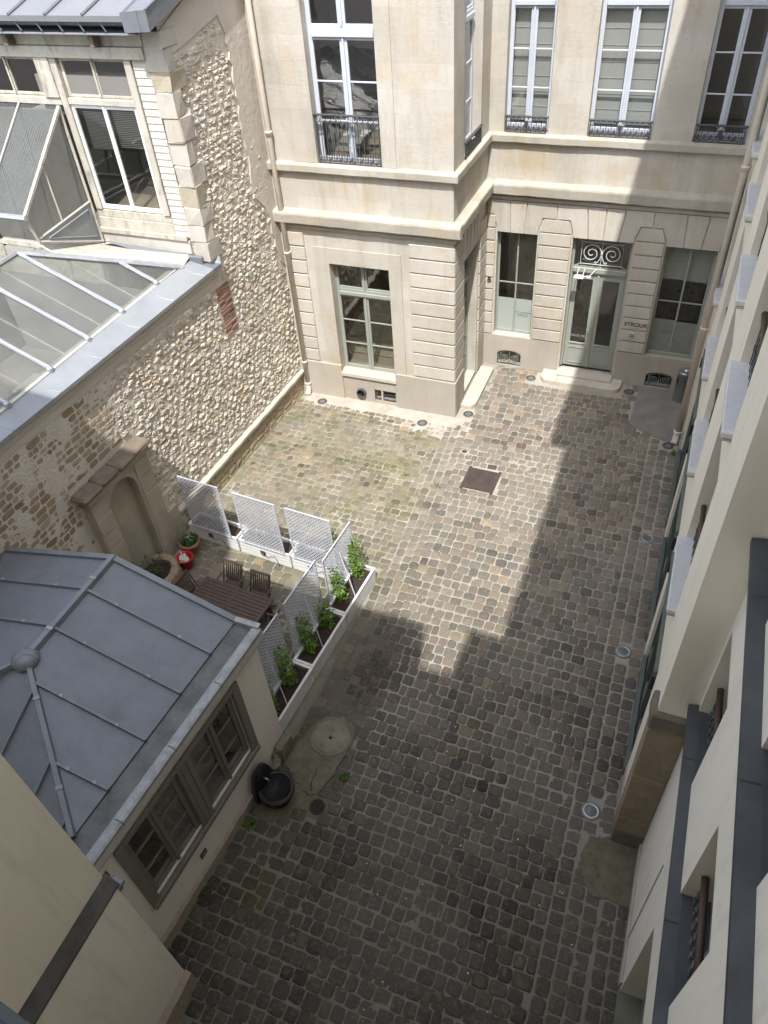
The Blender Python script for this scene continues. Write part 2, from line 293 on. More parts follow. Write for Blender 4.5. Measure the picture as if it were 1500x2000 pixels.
class G:
    def __init__(s, fr=WORLD): s.V = []; s.F = []; s.C = []; s.fr = fr; s.c = None
    def add(s, vs, fs):
        b = len(s.V); O, U, V, N = s.fr
        for (a, c, d) in vs: s.V.append(tuple(O + U * a + V * c + N * d))
        s.C += [s.c] * len(vs)
        for f in fs: s.F.append(tuple(b + i for i in f))
    def box(s, u0, v0, n0, u1, v1, n1):
        s.add([(u0, v0, n0), (u1, v0, n0), (u1, v1, n0), (u0, v1, n0), (u0, v0, n1), (u1, v0, n1), (u1, v1, n1), (u0, v1, n1)],
              [(3, 2, 1, 0), (4, 5, 6, 7), (0, 1, 5, 4), (1, 2, 6, 5), (2, 3, 7, 6), (3, 0, 4, 7)]); return s
    def bbox(s, u0, v0, n0, u1, v1, n1, b=.008, jit=0.0):
        lo = (u0, v0, n0); hi = (u1, v1, n1); idx = {}; vs = []
        for cx in (0, 1):
            for cy in (0, 1):
                for cz in (0, 1):
                    cc = (cx, cy, cz)
                    for k in range(3):
                        p = []
                        for ax in range(3):
                            e = hi[ax] if cc[ax] else lo[ax]
                            if ax != k: e += (-b if cc[ax] else b)
                            p.append(e + (uni(-jit, jit) if jit else 0))
                        idx[cc + (k,)] = len(vs); vs.append(tuple(p))
        fs = []
        for k in range(3):
            a, b2 = [x for x in range(3) if x != k]
            for e in (0, 1):
                q = []
                for (i, j) in ((0, 0), (1, 0), (1, 1), (0, 1)):
                    cc = [0, 0, 0]; cc[k] = e; cc[a] = i; cc[b2] = j; q.append(idx[tuple(cc) + (k,)])
                fs.append(tuple(q) if (e == 1) == (k != 1) else tuple(reversed(q)))
        for k in range(3):                       # edges parallel to axis k
            a, b2 = [x for x in range(3) if x != k]
            for i in (0, 1):
                for j in (0, 1):
                    c0 = [0, 0, 0]; c0[a] = i; c0[b2] = j; c1 = list(c0); c1[k] = 1
                    c0 = tuple(c0); c1 = tuple(c1)
                    fs.append((idx[c0 + (a,)], idx[c1 + (a,)], idx[c1 + (b2,)], idx[c0 + (b2,)]))
        for cx in (0, 1):
            for cy in (0, 1):
                for cz in (0, 1):
                    fs.append(tuple(idx[(cx, cy, cz, k)] for k in range(3)))
        s.add(vs, fs); return s
    def quad(s, *p): s.add(list(p), [tuple(range(len(p)))]); return s
    def prism(s, poly, n0, n1):
        k = len(poly); s.add([(a, b, n0) for a, b in poly] + [(a, b, n1) for a, b in poly],
              [tuple(reversed(range(k))), tuple(range(k, 2 * k))] + [(i, (i + 1) % k, (i + 1) % k + k, i + k) for i in range(k)]); return s
    def tube(s, path, r, n=6, cap=True, rr=None):
        P = [Vector(p) for p in path]; k = len(P); vs = []
        up = None
        for i, p in enumerate(P):
            d = (P[min(i + 1, k - 1)] - P[max(i - 1, 0)])
            d = d.normalized() if d.length > 1e-9 else Vector((0, 0, 1))
            if up is None:
                up = Vector((0, 0, 1)) if abs(d.z) < .9 else Vector((1, 0, 0))
            a = d.cross(up); a = a.normalized() if a.length > 1e-6 else d.orthogonal().normalized()
            up = a.cross(d).normalized()
            q = rr[i] if rr else r
            for j in range(n):
                t = 2 * pi * j / n; vs.append(tuple(p + a * (q * cos(t)) + up * (q * sin(t))))
        fs = []
        for i in range(k - 1):
            for j in range(n):
                fs.append((i * n + j, i * n + (j + 1) % n, (i + 1) * n + (j + 1) % n, (i + 1) * n + j))
        if cap: fs += [tuple(reversed(range(n))), tuple(range((k - 1) * n, k * n))]
        s.add(vs, fs); return s
    def lathe(s, c, prof, n=20, a0=0, a1=2 * pi, closed=True):
        vs = []; fs = []; m_ = n if closed else n + 1
        for (r, z) in prof:
            for j in range(m_):
                t = a0 + (a1 - a0) * j / n; vs.append((c[0] + r * cos(t), c[1] + r * sin(t), c[2] + z))
        for i in range(len(prof) - 1):
            for j in range(n):
                j2 = (j + 1) % m_; fs.append((i * m_ + j, i * m_ + j2, (i + 1) * m_ + j2, (i + 1) * m_ + j))
        s.add(vs, fs); return s
    def ring_grid(s, rings):
        """rings: list of equally long vertex lists, last may be one point"""
        vs = []; fs = []; n = len(rings[0])
        for r in rings: vs += r
        off = 0
        for i in range(len(rings) - 1):
            b = off + len(rings[i])
            if len(rings[i + 1]) == 1:
                for j in range(n): fs.append((off + j, off + (j + 1) % n, b))
            else:
                for j in range(n): fs.append((off + j, off + (j + 1) % n, b + (j + 1) % n, b + j))
            off = b
        s.add(vs, fs); return s

WL = {}
def link(o, parent=None, world=True):
    col.objects.link(o)
    if parent is not None:
        o.parent = parent
        if world:
            o.location = tuple(-c for c in WL.get(parent.name, (0, 0, 0)))
            WL[o.name] = (0.0, 0.0, 0.0)
    return o
def mesh(name, g, mat, smooth=False):
    me = bpy.data.meshes.new(name); me.from_pydata(g.V, [], g.F)
    me.materials.append(MAT[mat] if isinstance(mat, str) else mat)
    if any(c is not None for c in g.C):
        at = me.color_attributes.new('tone', 'FLOAT_COLOR', 'POINT')
        buf = []
        for c in g.C: buf += [*(c or (.3, .3, .3)), 1.0]
        at.data.foreach_set('color', buf)
    if smooth: me.polygons.foreach_set('use_smooth', [True] * len(me.polygons))
    me.update(); return me
def part(name, g, mat, parent=None, smooth=False, world=True, label=None, kind=None):
    o = bpy.data.objects.new(name, mesh(name, g, mat, smooth)); link(o, parent, world)
    if label: o['label'] = label
    if kind: o['kind'] = kind
    return o
def thing(name, label, cat, loc=(0, 0, 0), group=None, rz=0):
    o = bpy.data.objects.new(name, None); o.empty_display_size = .2; col.objects.link(o)
    o.location = loc; o.rotation_euler = (0, 0, rz); WL[o.name] = tuple(loc)
    o['label'] = label; o['category'] = cat
    if group: o['group'] = group
    return o
def tag(o, label, cat, group=None):
    o['label'] = label; o['category'] = cat
    if group: o['group'] = group
    return o
def kids(o): return [c for c in col.objects if c.parent is o]
def copy_tree(o, loc=None, rz=None, label=None, parent=None):
    c = o.copy(); col.objects.link(c)
    if parent is not None: c.parent = parent
    if loc is not None: c.location = loc
    if rz is not None: c.rotation_euler = (0, 0, rz)
    if label: c['label'] = label
    for k in list(o.children): copy_tree(k, parent=c)
    return c

def lin(h):   # sRGB 0..255 triple to linear
    return tuple((x / 255 / 12.92) if x / 255 <= .04045 else ((x / 255 + .055) / 1.055) ** 2.4 for x in h)

def blob(g, cu_, cv_, w, h, n0, prot, dome, tone, k=12, ex=3.2, jit=.07, base=-.012, inset=.86, rough=.012, tilt=.03):
    """one rough stone: outline sunk in the mortar, shoulders and an uneven face"""
    rot = uni(-.05, .05); out = []; seed = rnd() * 100
    for j in range(k):
        t = 2 * pi * (j + .5) / k; c, s_ = cos(t), sin(t)
        q = (abs(c) ** ex + abs(s_) ** ex) ** (-1 / ex)
        x = c * q * w / 2 * (1 + uni(-jit, jit)); y = s_ * q * h / 2 * (1 + uni(-jit, jit))
        out.append((x * cos(rot) - y * sin(rot), x * sin(rot) + y * cos(rot)))
    tx, ty = uni(-tilt, tilt), uni(-tilt, tilt)
    def ring(sc_, dn, rg):
        r = []
        for (x, y) in out:
            x2 = x * sc_; y2 = y * sc_
            r.append((cu_ + x2, cv_ + y2, n0 + dn + tx * x2 + ty * y2 + (uni(-rg, rg) if rg else 0)))
        return r
    g.c = tone
    g.ring_grid([ring(1.0, base, 0), ring(.965, prot * .55, rough * .3), ring(inset, prot, rough * .6), ring(inset * .52, prot + dome, rough), [(cu_, cv_, n0 + prot + dome + uni(-rough, rough))]])
    g.c = None

# ------------------------------------------------------------------ setting: ground and paving
g = G(); g.quad((-150, -150, -.06), (150, -150, -.06), (150, 150, -.06), (-150, 150, -.06))
o = part('outer_ground', g, 'earth'); o['kind'] = 'structure'
g = G(); nx, ny = 60, 100; x0, x1, y0, y1 = -10.0, 2.2, -1.5, 18.8
vs = []; fs = []
for j in range(ny + 1):
    for i in range(nx + 1):
        x = x0 + (x1 - x0) * i / nx; y = y0 + (y1 - y0) * j / ny
        vs.append((x, y, .006 * pnoise(Vector((x * .9, y * .9, 0))) + .003 * pnoise(Vector((x * 4, y * 4, 3)))))
for j in range(ny):
    for i in range(nx):
        a = j * (nx + 1) + i; fs.append((a, a + 1, a + nx + 2, a + nx + 1))
g.add(vs, fs)
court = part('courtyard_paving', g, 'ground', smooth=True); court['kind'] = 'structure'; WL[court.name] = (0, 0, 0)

LIGHTS = [(.44, 6.0), (.46, 9.3), (.50, 12.48), (.57, 15.86), (-4.52, 15.74), (-5.57, 15.02), (-8.57, 15.17), (-3.33, 17.86), (-.66, 17.92)]
def in_poly(x, y, P):
    c = False; n = len(P)
    for i in range(n):
        a, b = P[i], P[(i + 1) % n]
        if (a[1] > y) != (b[1] > y) and x < (b[0] - a[0]) * (y - a[1]) / (b[1] - a[1]) + a[0]: c = not c
    return c
SLABP = [(-4.66, 5.08), (-4.3, 4.86), (-4.02, 4.70), (-3.88, 4.78), (-3.76, 5.2), (-3.70, 5.6), (-3.69, 5.95), (-3.82, 6.18), (-4.05, 6.24), (-4.32, 6.16), (-4.48, 5.95), (-4.60, 5.55)]
BINP = [(-.42, 18.3), (-.46, 16.5), (-.05, 16.25), (.50, 16.05), (.80, 15.9), (.9, 18.3)]
PATP = [(.50, 5.58), (1.22, 5.64), (1.22, 4.75), (.62, 4.72), (.40, 5.1)]
def ghx(y): return -4.74 + .07 * (y - 5.45)          # foot of the garden house wall
def blocked(x, y):
    for (a, b) in LIGHTS:
        if hypot(x - a, y - b) < .19: return True
    if -3.91 < x < -3.02 and 12.85 < y < 13.67: return True
    if in_poly(x, y, SLABP) or in_poly(x, y, BINP) or in_poly(x, y, PATP): return True
    if hypot(x + 3.78, y - 4.57) < .24: return True
    if -4.95 < x < -4.38 and 15.95 < y: return True
    if -3.15 < x < -.80 and 17.62 < y: return True
    if x < ghx(y) + .06 and y < 5.5: return True
    if x < -4.25 and y < 1.75: return True
    if x > .86 and y > 5.6: return True
    if x < -4.82 and y > 15.1: return True
    if x > -9.2 + .0 and x < -4.6 and 9.26 - .07 * (x + 6) < y < 9.95 and x < -5.0: return True      # under the planters
    if -5.35 < x < -4.68 and 5.3 < y < 9.6: return True
    if hypot(x + 4.38, y - 4.56) < .32: return True
    return False
PAL = [((116, 111, 101), 7), ((124, 116, 104), 7), ((128, 117, 104), 6), ((116, 105, 95), 4), ((106, 103, 96), 6), ((132, 122, 104), 2), ((94, 92, 88), 4), ((142, 128, 106), 1), ((118, 106, 99), 3), ((130, 125, 114), 4)]
PALW = [p for p, w in PAL for _ in range(w)]
def ctone(x, y, left=False):
    c = list(lin(random.choice(PALW))); f = uni(.66, 1.06)
    if rnd() < .14: f *= .62
    if left: c = [c[0] * 1.02, c[1] * 1.0, c[2] * .92]; f *= .98
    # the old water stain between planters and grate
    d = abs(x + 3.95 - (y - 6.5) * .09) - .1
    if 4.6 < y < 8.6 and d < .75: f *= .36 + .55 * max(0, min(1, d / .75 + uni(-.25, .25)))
    f *= .40 + .90 * max(0, min(1, (y - 4.0) / 8.0))      # yard shade and sun painted into the tone, over some real damp
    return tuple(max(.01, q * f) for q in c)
STONES = []     # (x, y, w, h, left)
def lay_rows(xl, xr, ya, yb, hw, ww, left, lean=0.0, jy=.0):
    y = ya
    while y < yb:
        h = uni(hw[0], hw[1]); yc = y + h / 2
        x = xl(yc) - uni(0, .05)
        while x < xr(yc):
            w = uni(ww[0], ww[1]) * (.78 if rnd() < .12 else 1)
            if x + w > xr(yc) - .09:
                w = xr(yc) - x
                if w < .10: break
            w0 = w; xx = x + w / 2; yy = yc + lean * (xx - xl(yc)) + uni(-jy, jy) + .02 * pnoise(Vector((xx * .8, yc * .8, 5)))
            if not blocked(xx, yy): STONES.append((xx, yy, w, h, left))
            x += w
        y += h
def lay_col(xc, ya, yb, w, left=False):
    y = ya + uni(0, .1)
    while y < yb:
        h = uni(.19, .27); xx = xc(y + h / 2); ww = w * uni(.94, 1.04)
        if not blocked(xx, y + h / 2): STONES.append((xx + uni(-.008, .008), y + h / 2, ww, h, left))
        y += h
Lc = lambda y: -4.47 - .075 * (y - 8.9) if y > 8.5 else -4.44
Rc = lambda y: -3.90 - .07 * (y - 8.9) if y > 8.5 else -3.87
lay_rows(lambda y: -9.42 + .03 * (y - 9), lambda y: Lc(y), 9.9, 15.0, (.15, .19), (.15, .24), True, -.012, .012)
for k in range(3):
    lay_col(lambda y, k=k: Lc(y) + (Rc(y) - Lc(y)) * (k + .5) / 3, 6.9, 15.2, .19)
lay_rows(lambda y: Rc(y) + .01, lambda y: .13, 2.6, 18.25, (.19, .235), (.17, .265), False, -.01, .012)
lay_rows(lambda y: ghx(y) + .05, lambda y: .13, -1.3, 2.6, (.19, .24), (.18, .265), False, -.01, .012)
lay_rows(lambda y: ghx(y) + .02, lambda y: Rc(y) - .02, 2.6, 6.9, (.18, .23), (.18, .28), True, -.01, .018)
lay_rows(lambda y: -4.66, lambda y: Lc(y) - .01, 6.95, 9.9, (.19, .24), (.18, .26), True, 0, .01)
for k in range(3): lay_col(lambda y, k=k: .25 + k * .225, -1.2, 18.2, .215)
lay_col(lambda y: .95, -1.2, 5.6, .2)
lay_col(lambda y: 1.15, -1.2, 4.7, .18)
lay_rows(lambda y: -9.2, lambda y: -5.4, 5.8, 9.5, (.17, .23), (.20, .30), True, .02, .03)
for _ in range(60):       # odd stones set in the cement band before the plinth
    x, y = uni(-9.0, -4.5), uni(14.95, 15.35)
    if not blocked(x, y) and all(hypot(x - s[0], y - s[1]) > .22 for s in STONES[-60:]): STONES.append((x, y, uni(.1, .17), uni(.08, .13), True))
CAM = Vector((0, 0, 12))
def onscreen(x, y, z):
    d = Vector((x, y, z)) - CAM; w = d.dot(cf)
    if w <= 0: return None
    px = .5 + d.dot(cr) / w * 1461.66 / 1500; py = .5 - d.dot(cu) / w * 1461.66 / 2000
    return (px, py, w) if -.02 < px < 1.02 and -.02 < py < 1.02 else None
def shows(x, y):
    q = onscreen(x, y, 0)
    if not q: return 0
    if x < -5.3 and y < 9: return 0
    if x < -4.6 and y < 1.9: return 0
    return 1 / q[2] ** 2 * (12 / (CAM - Vector((x, y, 0))).length)
idx = sorted(range(len(STONES)), key=lambda i: -STONES[i][2] * STONES[i][3] * shows(STONES[i][0], STONES[i][1]))
big = set(idx[:300])
def put_cobble(g, s):
    x, y, w, h, left = s
    gap = uni(.004, .020)
    worn = max(0, min(1, .5 + 1.9 * pnoise(Vector((x * .75, y * .75, 9))) + uni(-.2, .2)))      # patches where grit fills the joints and blurs the stones
    tn = ctone(x, y, left); base = tuple(q * (.55 + .45 * max(0, min(1, (y - 4.0) / 8.0))) for q in (.225, .205, .172)); tn = tuple(a + (b - a) * .45 * worn for a, b in zip(tn, base))  # grit tone carries the same painted shade toward the near end
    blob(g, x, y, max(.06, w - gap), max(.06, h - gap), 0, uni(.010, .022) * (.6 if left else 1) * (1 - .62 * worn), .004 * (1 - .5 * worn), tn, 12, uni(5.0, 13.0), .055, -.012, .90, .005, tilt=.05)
fieldA, fieldB = G(), G()
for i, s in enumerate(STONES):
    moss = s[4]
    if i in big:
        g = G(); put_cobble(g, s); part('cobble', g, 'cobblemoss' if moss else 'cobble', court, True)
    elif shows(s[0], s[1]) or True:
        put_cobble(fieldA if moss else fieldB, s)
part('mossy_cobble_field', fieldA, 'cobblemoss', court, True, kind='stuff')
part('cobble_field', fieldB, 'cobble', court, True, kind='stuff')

# cement patches and cement band: thin sheets that belong to the paving
def sheet(name, P, z, mat, parent=court, n=6):
    g = G(); k = len(P); Q = []
    for i in range(k):
        a, b = P[i], P[(i + 1) % k]
        for j in range(n):
            t = j / n; Q.append((a[0] + (b[0] - a[0]) * t + uni(-.028, .028), a[1] + (b[1] - a[1]) * t + uni(-.028, .028)))
    g.prism(Q, -.02, z); return part(name, g, mat, parent)
sheet('cement_patch', BINP, .022, 'asphalt')
sheet('cement_patch', PATP, .022, 'mosslab')
sheet('cement_band', [(-9.1, 15.62), (-9.12, 14.98), (-7.5, 14.99), (-6.4, 14.72), (-5.4, 14.62), (-4.75, 14.5), (-4.2, 14.9), (-4.3, 15.75), (-4.45, 15.95), (-4.88, 16.0), (-4.9, 15.62)], .008, 'cementband', n=7)
sheet('kerb_strip', [(.80, 5.75), (.86, 5.75), (.87, 18.28), (.80, 15.6)], .03, 'asphalt', n=1)

# stone gutter slab with the round plug, grate
t = thing('gutter_slab', 'worn cracked stone slab with a raised round plug beside the black wall fountain', 'stone slab', (-4.1, 5.4, 0))
g = G(); P2 = []
for i in range(len(SLABP)):
    a, b = SLABP[i], SLABP[(i + 1) % len(SLABP)]
    for j in range(6): P2.append((a[0] + (b[0] - a[0]) * j / 6 + uni(-.022, .022), a[1] + (b[1] - a[1]) * j / 6 + uni(-.022, .022)))
g.prism(P2, -.02, .03); part('slab', g, 'mosslab', t)
g = G(); g.lathe((-4.08, 5.78, 0), [(.36, .02), (.355, .045), (.33, .055), (.31, .052), (.30, .066), (.285, .074), (.10, .076), (.035, .072), (.028, .03), (0.001, .03)], 32)
part('round_plug', g, 'slab', t, True)
g = G(); g.tube([(-4.08, 5.2, .032), (-4.05, 5.1, .033), (-4.06, 4.95, .033), (-4.03, 4.85, .033), (-3.98, 4.78, .033)], .006, 4); part('crack', g, 'void', t)
t = thing('drain_grate', 'small round cast iron drain grate with holes set in the cobbles', 'drain grate', (-3.78, 4.57, 0))
g = G(); g.lathe((-3.78, 4.57, 0), [(.135, 0), (.135, .03), (.118, .034), (.112, .022)], 24); part('rim', g, 'rust', t, True)
g = G(); g.lathe((-3.78, 4.57, 0), [(.112, .012), (0.001, .012)], 24); part('pit', g, 'void', t)
g = G()
for rr, n in ((.088, 10), (.05, 6)):
    for k in range(n):
        a = 2 * pi * k / n; g.lathe((-3.78 + rr * cos(a), 4.57 + rr * sin(a), 0), [(.026, .02), (.026, .03), (.015, .03), (.015, .02)], 8)
g.lathe((-3.78, 4.57, 0), [(.02, .02), (.02, .03), (.010, .03), (.010, .02)], 8)
part('grille', g, 'rust', t)
sheet('cement_patch', [(-3.62, 4.75), (-3.75, 4.86), (-3.98, 4.78), (-3.98, 4.5), (-3.84, 4.36), (-3.62, 4.42)], .012, 'mosslab')
sheet('cement_patch', [(-4.74, 4.98), (-4.3, 5.0), (-4.05, 4.72), (-4.02, 4.3), (-4.5, 4.05), (-4.78, 4.1)], .010, 'mosslab')

t = thing('manhole_cover', 'rusty rectangular manhole cover with round pattern in the sunlit cobbles', 'manhole cover', (-3.47, 13.26, 0))
fr = (Vector((-3.47, 13.26, 0)), Vector((cos(-.02), sin(-.02), 0)), Vector((sin(.02), cos(.02), 0)), ZV)
g = G(fr); g.bbox(-.37, -.36, -.01, .37, .36, .028, .006); part('plate', g, 'manhole', t)
g = G(fr)
for sx in (-1, 1):
    g.box(sx * .37 - .03, -.42, 0, sx * .37 + .03, .42, .034)
for sy in (-1, 1): g.box(-.34, sy * .35 - .02, .028, .34, sy * .35 + .02, .036)
part('frame', g, 'rust', t)
g = G(fr)
for rr in (.30, .21, .11):
    n = 28; g.tube([(rr * cos(2 * pi * k / n), rr * sin(2 * pi * k / n), .030) for k in range(n + 1)], .008, 4)
for k in range(8):
    a = 2 * pi * k / 8; g.tube([(.11 * cos(a), .11 * sin(a), .03), (.30 * cos(a), .30 * sin(a), .03)], .006, 4)
part('relief', g, 'manhole', t, True)

cp = thing('access_cap', 'tiny round metal cap set in pale cement between the wing corner and the manhole', 'cap', (-4.16, 14.2, 0))
g = G(); g.lathe((-4.16, 14.2, 0), [(.10, 0), (.098, .012), (.07, .016)], 18); part('collar', g, 'cementband', cp)
g = G(); g.lathe((-4.16, 14.2, 0), [(.07, .012), (.066, .02), (.001, .022)], 16); part('lid', g, 'rust', cp)
LL = ['recessed round floor light in the shade nearest the stone pier, bright ring', 'recessed round floor light by the shopfront foot beside the middle of the cream building',
      'recessed round floor light with a broad pale ring by the upper shopfront in shade', 'dull recessed floor light beside the foot of the beige downpipe',
      'recessed floor light by the rounded end of the long side doorstep', 'sunlit recessed floor light in the cement before the wing corner',
      'sunlit recessed floor light below the beige downpipe at the rubble wall', 'recessed floor light between the cellar grille and the main doorstep',
      'dark recessed floor light in shade past the end of the main doorstep']
def floor_light(label, x, y, s=1.0, pale=True):
    t = thing('floor_light', label, 'floor light', (x, y, .012), 'recessed floor lights along the walls')
    g = G(); g.lathe((0, 0, 0), [(.135 * s, -.01), (.135 * s, .012), (.128 * s, .017), (.098 * s, .017), (.092 * s, .008)], 28); part('rim', g, 'steel' if pale else 'rust', t, True, False)
    g = G(); g.lathe((0, 0, 0), [(.092 * s, .006), (.06 * s, .010), (.001, .011)], 28); part('lens', g, 'lens', t, True, False)
    g = G(); g.lathe((0, 0, 0), [(.16 * s, -.012), (.155 * s, .004), (.13 * s, .006)], 24); part('collar', g, 'asphalt', t, True, False)
    return t
for i, (x, y) in enumerate(LIGHTS): floor_light(LL[i], x, y, 1.0 if i < 3 else .92, i < 3)

# ------------------------------------------------------------------ building helpers
def wall_holes(g, u0, v0, u1, v1, holes, n=0.0, depth=.3):
    us = sorted({u0, u1, *[h[0] for h in holes], *[h[2] for h in holes]}); vs = sorted({v0, v1, *[h[1] for h in holes], *[h[3] for h in holes]})
    us = [u for u in us if u0 <= u <= u1]; vs = [v for v in vs if v0 <= v <= v1]
    for i in range(len(us) - 1):
        for j in range(len(vs) - 1):
            a, b, c, d = us[i], vs[j], us[i + 1], vs[j + 1]; mu, mv = (a + c) / 2, (b + d) / 2
            if any(h[0] < mu < h[2] and h[1] < mv < h[3] for h in holes): continue
            g.quad((a, b, n), (c, b, n), (c, d, n), (a, d, n))
    for (a, b, c, d) in [h[:4] for h in holes]:
        if a < u0 - .001 or c > u1 + .001 or b < v0 - .001 or d > v1 + .001: continue
        m = n - depth
        g.quad((a, b, n), (a, d, n), (a, d, m), (a, b, m)); g.quad((c, b, n), (c, b, m), (c, d, m), (c, d, n))
        g.quad((a, b, n), (a, b, m), (c, b, m), (c, b, n)); g.quad((a, d, n), (c, d, n), (c, d, m), (a, d, m))
def molding(g, fr, prof, u0, u1, jit=0.0):
    O, U, V, N = fr; g2 = G(fr); k = len(prof); m = max(1, int((u1 - u0) / .28)) if jit else 1; vs = []; fs = [tuple(range(k)), tuple(reversed(range(m * k, (m + 1) * k)))]
    for j in range(m + 1):
        e = jit if 0 < j < m else 0; dn, dv = uni(-e, e), uni(-e, e)
        vs += [(u0 + (u1 - u0) * j / m, v + (dv + uni(-e, e) * .5 if n > .01 else 0), n + (dn if n > .01 else 0)) for n, v in prof]
    for j in range(m): fs += [(j * k + (i + 1) % k, j * k + i, j * k + i + k, j * k + (i + 1) % k + k) for i in range(k)]
    g2.add(vs, fs)
    b = len(g.V); g.V += g2.V; g.C += g2.C; g.F += [tuple(b + i for i in f) for f in g2.F]

def make_window(par, fr, u0, v0, u1, v1, n, mat, transom=None, rows=3, top_rows=1, stile=.085, mull=.15, bar=.032, glass='glass', room='room', depth=2.6, base=.10, cols=2, name='window', floor='floorwood', proud=.03, room_pad=.7, room_top=.5):
    g = G(fr); d0, d1 = n - .05, n
    g.bbox(u0, v0, d0, u0 + stile, v1, d1, .006); g.bbox(u1 - stile, v0, d0, u1, v1, d1, .006)
    secs = []
    if transom:
        g.bbox(u0 + stile, transom, d0, u1 - stile, transom + .10, d1 + .05, .01); g.bbox(u0 + stile, transom + .10, d0, u1 - stile, transom + .17, d1 + .015, .006)
        secs = [(v0, transom, rows), (transom + .17, v1, top_rows)]
    else: secs = [(v0, v1, rows)]
    panes = []
    for si, (a, b, r) in enumerate(secs):
        rb = base if si == 0 else .05; rt = .06
        g.bbox(u0 + stile, a, d0, u1 - stile, a + rb, d1 - .004, .006); g.bbox(u0 + stile, b - rt, d0, u1 - stile, b, d1 - .004, .006)
        W = (u1 - u0 - 2 * stile - (cols - 1) * mull) / cols
        for c in range(cols):
            x0 = u0 + stile + c * (W + mull); x1 = x0 + W
            if c:
                g.bbox(x0 - mull, a + rb, d0, x0, b - rt, d1 - .002, .006)
                g.bbox(x0 - mull / 2 - .022, a + .01, d1 - .004, x0 - mull / 2 + .022, b - .01, d1 + proud, .006)
            H = (b - rt - a - rb - (r - 1) * bar) / r
            for k in range(r):
                y0 = a + rb + k * (H + bar)
                if k: g.bbox(x0, y0 - bar, d0 + .01, x1, y0, d1 - .008, .004)
                panes.append((x0, y0, x1, y0 + H))
    w = part(name, g, mat, par)
    for (a, b, c, d) in panes:
        gg = G(fr); gg.quad((a, b, n - .028), (c, b, n - .028), (c, d, n - .028), (a, d, n - .028)); part('pane', gg, glass, w)
    if room:
        gg = G(fr); a, b, c, d = u0 - room_pad, v0 - .12, u1 + room_pad, v1 + room_top; m0, m1 = n - .051, n - depth
        gg.quad((a, b, m1), (c, b, m1), (c, d, m1), (a, d, m1)); gg.quad((a, b, m0), (a, b, m1), (a, d, m1), (a, d, m0))
        gg.quad((c, b, m0), (c, d, m0), (c, d, m1), (c, b, m1)); gg.quad((a, d, m0), (a, d, m1), (c, d, m1), (c, d, m0))
        # wall faces beside the opening, seen from inside
        gg.quad((a, b, m0), (a, d, m0), (u0, d, m0), (u0, b, m0)); gg.quad((u1, b, m0), (u1, d, m0), (c, d, m0), (c, b, m0)); gg.quad((u0, v1, m0), (u0, d, m0), (u1, d, m0), (u1, v1, m0))
        part('room_shell', gg, room, w)
        gg = G(fr); gg.quad((a, b + .002, m0), (c, b + .002, m0), (c, b + .002, m1), (a, b + .002, m1)); part('room_floor', gg, floor, w)
    return w

def spiral(cx, cy, r0, turns, a0, sgn=1, k=26, r1=.0):
    return [(cx + (r0 + (r1 - r0) * i / k) * cos(a0 + sgn * 2 * pi * turns * i / k), cy + (r0 + (r1 - r0) * i / k) * sin(a0 + sgn * 2 * pi * turns * i / k)) for i in range(k + 1)]
def railing(par, fr, u0, u1, v0, v1, n, tall):
    g = G(fr); W = u1 - u0
    g.bbox(u0 - .03, v1 - .035, n - .03, u1 + .03, v1, n + .03, .006)
    g.box(u0, v0 + .015, n - .012, u1, v0 + .035, n + .012); g.box(u0, v0 + .075, n - .010, u1, v0 + .09, n + .010)
    for u in (u0, u1 - .022): g.box(u, v0 - .02, n - .013, u + .022, v1, n + .013)
    hh = .15 if tall else .12
    k = max(8, int(W / .115)); st = W / k
    g.box(u0, v1 - hh - .014, n - .009, u1, v1 - hh, n + .009)
    for i in range(k):
        uc = u0 + st * (i + .5)
        if abs(uc - (u0 + u1) / 2) > st * .6:
            r = min(st * .46, hh * .36)
            g.tube([(uc + r * cos(t * pi / 6), v1 - .045 - r + r * sin(t * pi / 6), n) for t in range(13)], .0085, 4)
            g.lathe((0, 0, 0), [(0, 0)], 1) if False else None
            g.box(uc - .012, v1 - .045 - r - .012, n - .006, uc + .012, v1 - .045 - r + .012, n + .006)
    bt = v0 + (.28 if tall else .20)
    # heavy cast scrolls of the lower band
    for i in range(k):
        uc = u0 + st * (i + .5); r = st * .34
        for s_ in (-1, 1):
            g.tube([(a, b, n) for a, b in spiral(uc + s_ * r * .55, v0 + .135, r * .62, 1.1, pi / 2 if s_ > 0 else pi / 2, s_, 9, .01)], .010, 4)
        g.tube([(uc, v0 + .09, n), (uc + .012, v0 + .15, n), (uc, bt, n)], .011, 4, rr=[.014, .010, .006])
        if i % 2 == 0: g.box(uc - st * .4, v0 + .09, n - .006, uc + st * .1, v0 + .112, n + .006)
    for i in range(k + 1):
        u = u0 + st * i; u = min(max(u, u0 + .012), u1 - .012)
        g.box(u - .0075, v0 + .03, n - .0075, u + .0075, v1 - hh, n + .0075)
    # centre motif
    uc = (u0 + u1) / 2; r = .055
    g.tube([(uc + r * cos(t * pi / 8), v1 - hh * .62 + r * sin(t * pi / 8), n + .004) for t in range(9)], .014, 5)
    g.bbox(uc - .045, v1 - hh - .10, n - .012, uc + .045, v1 - hh + .02, n + .014, .01)
    g.tube([(uc, v1 - hh - .09, n), (uc, v1 - hh - .17, n)], .02, 6, rr=[.03, .008])
    return part('balcony_railing', g, 'iron', par)

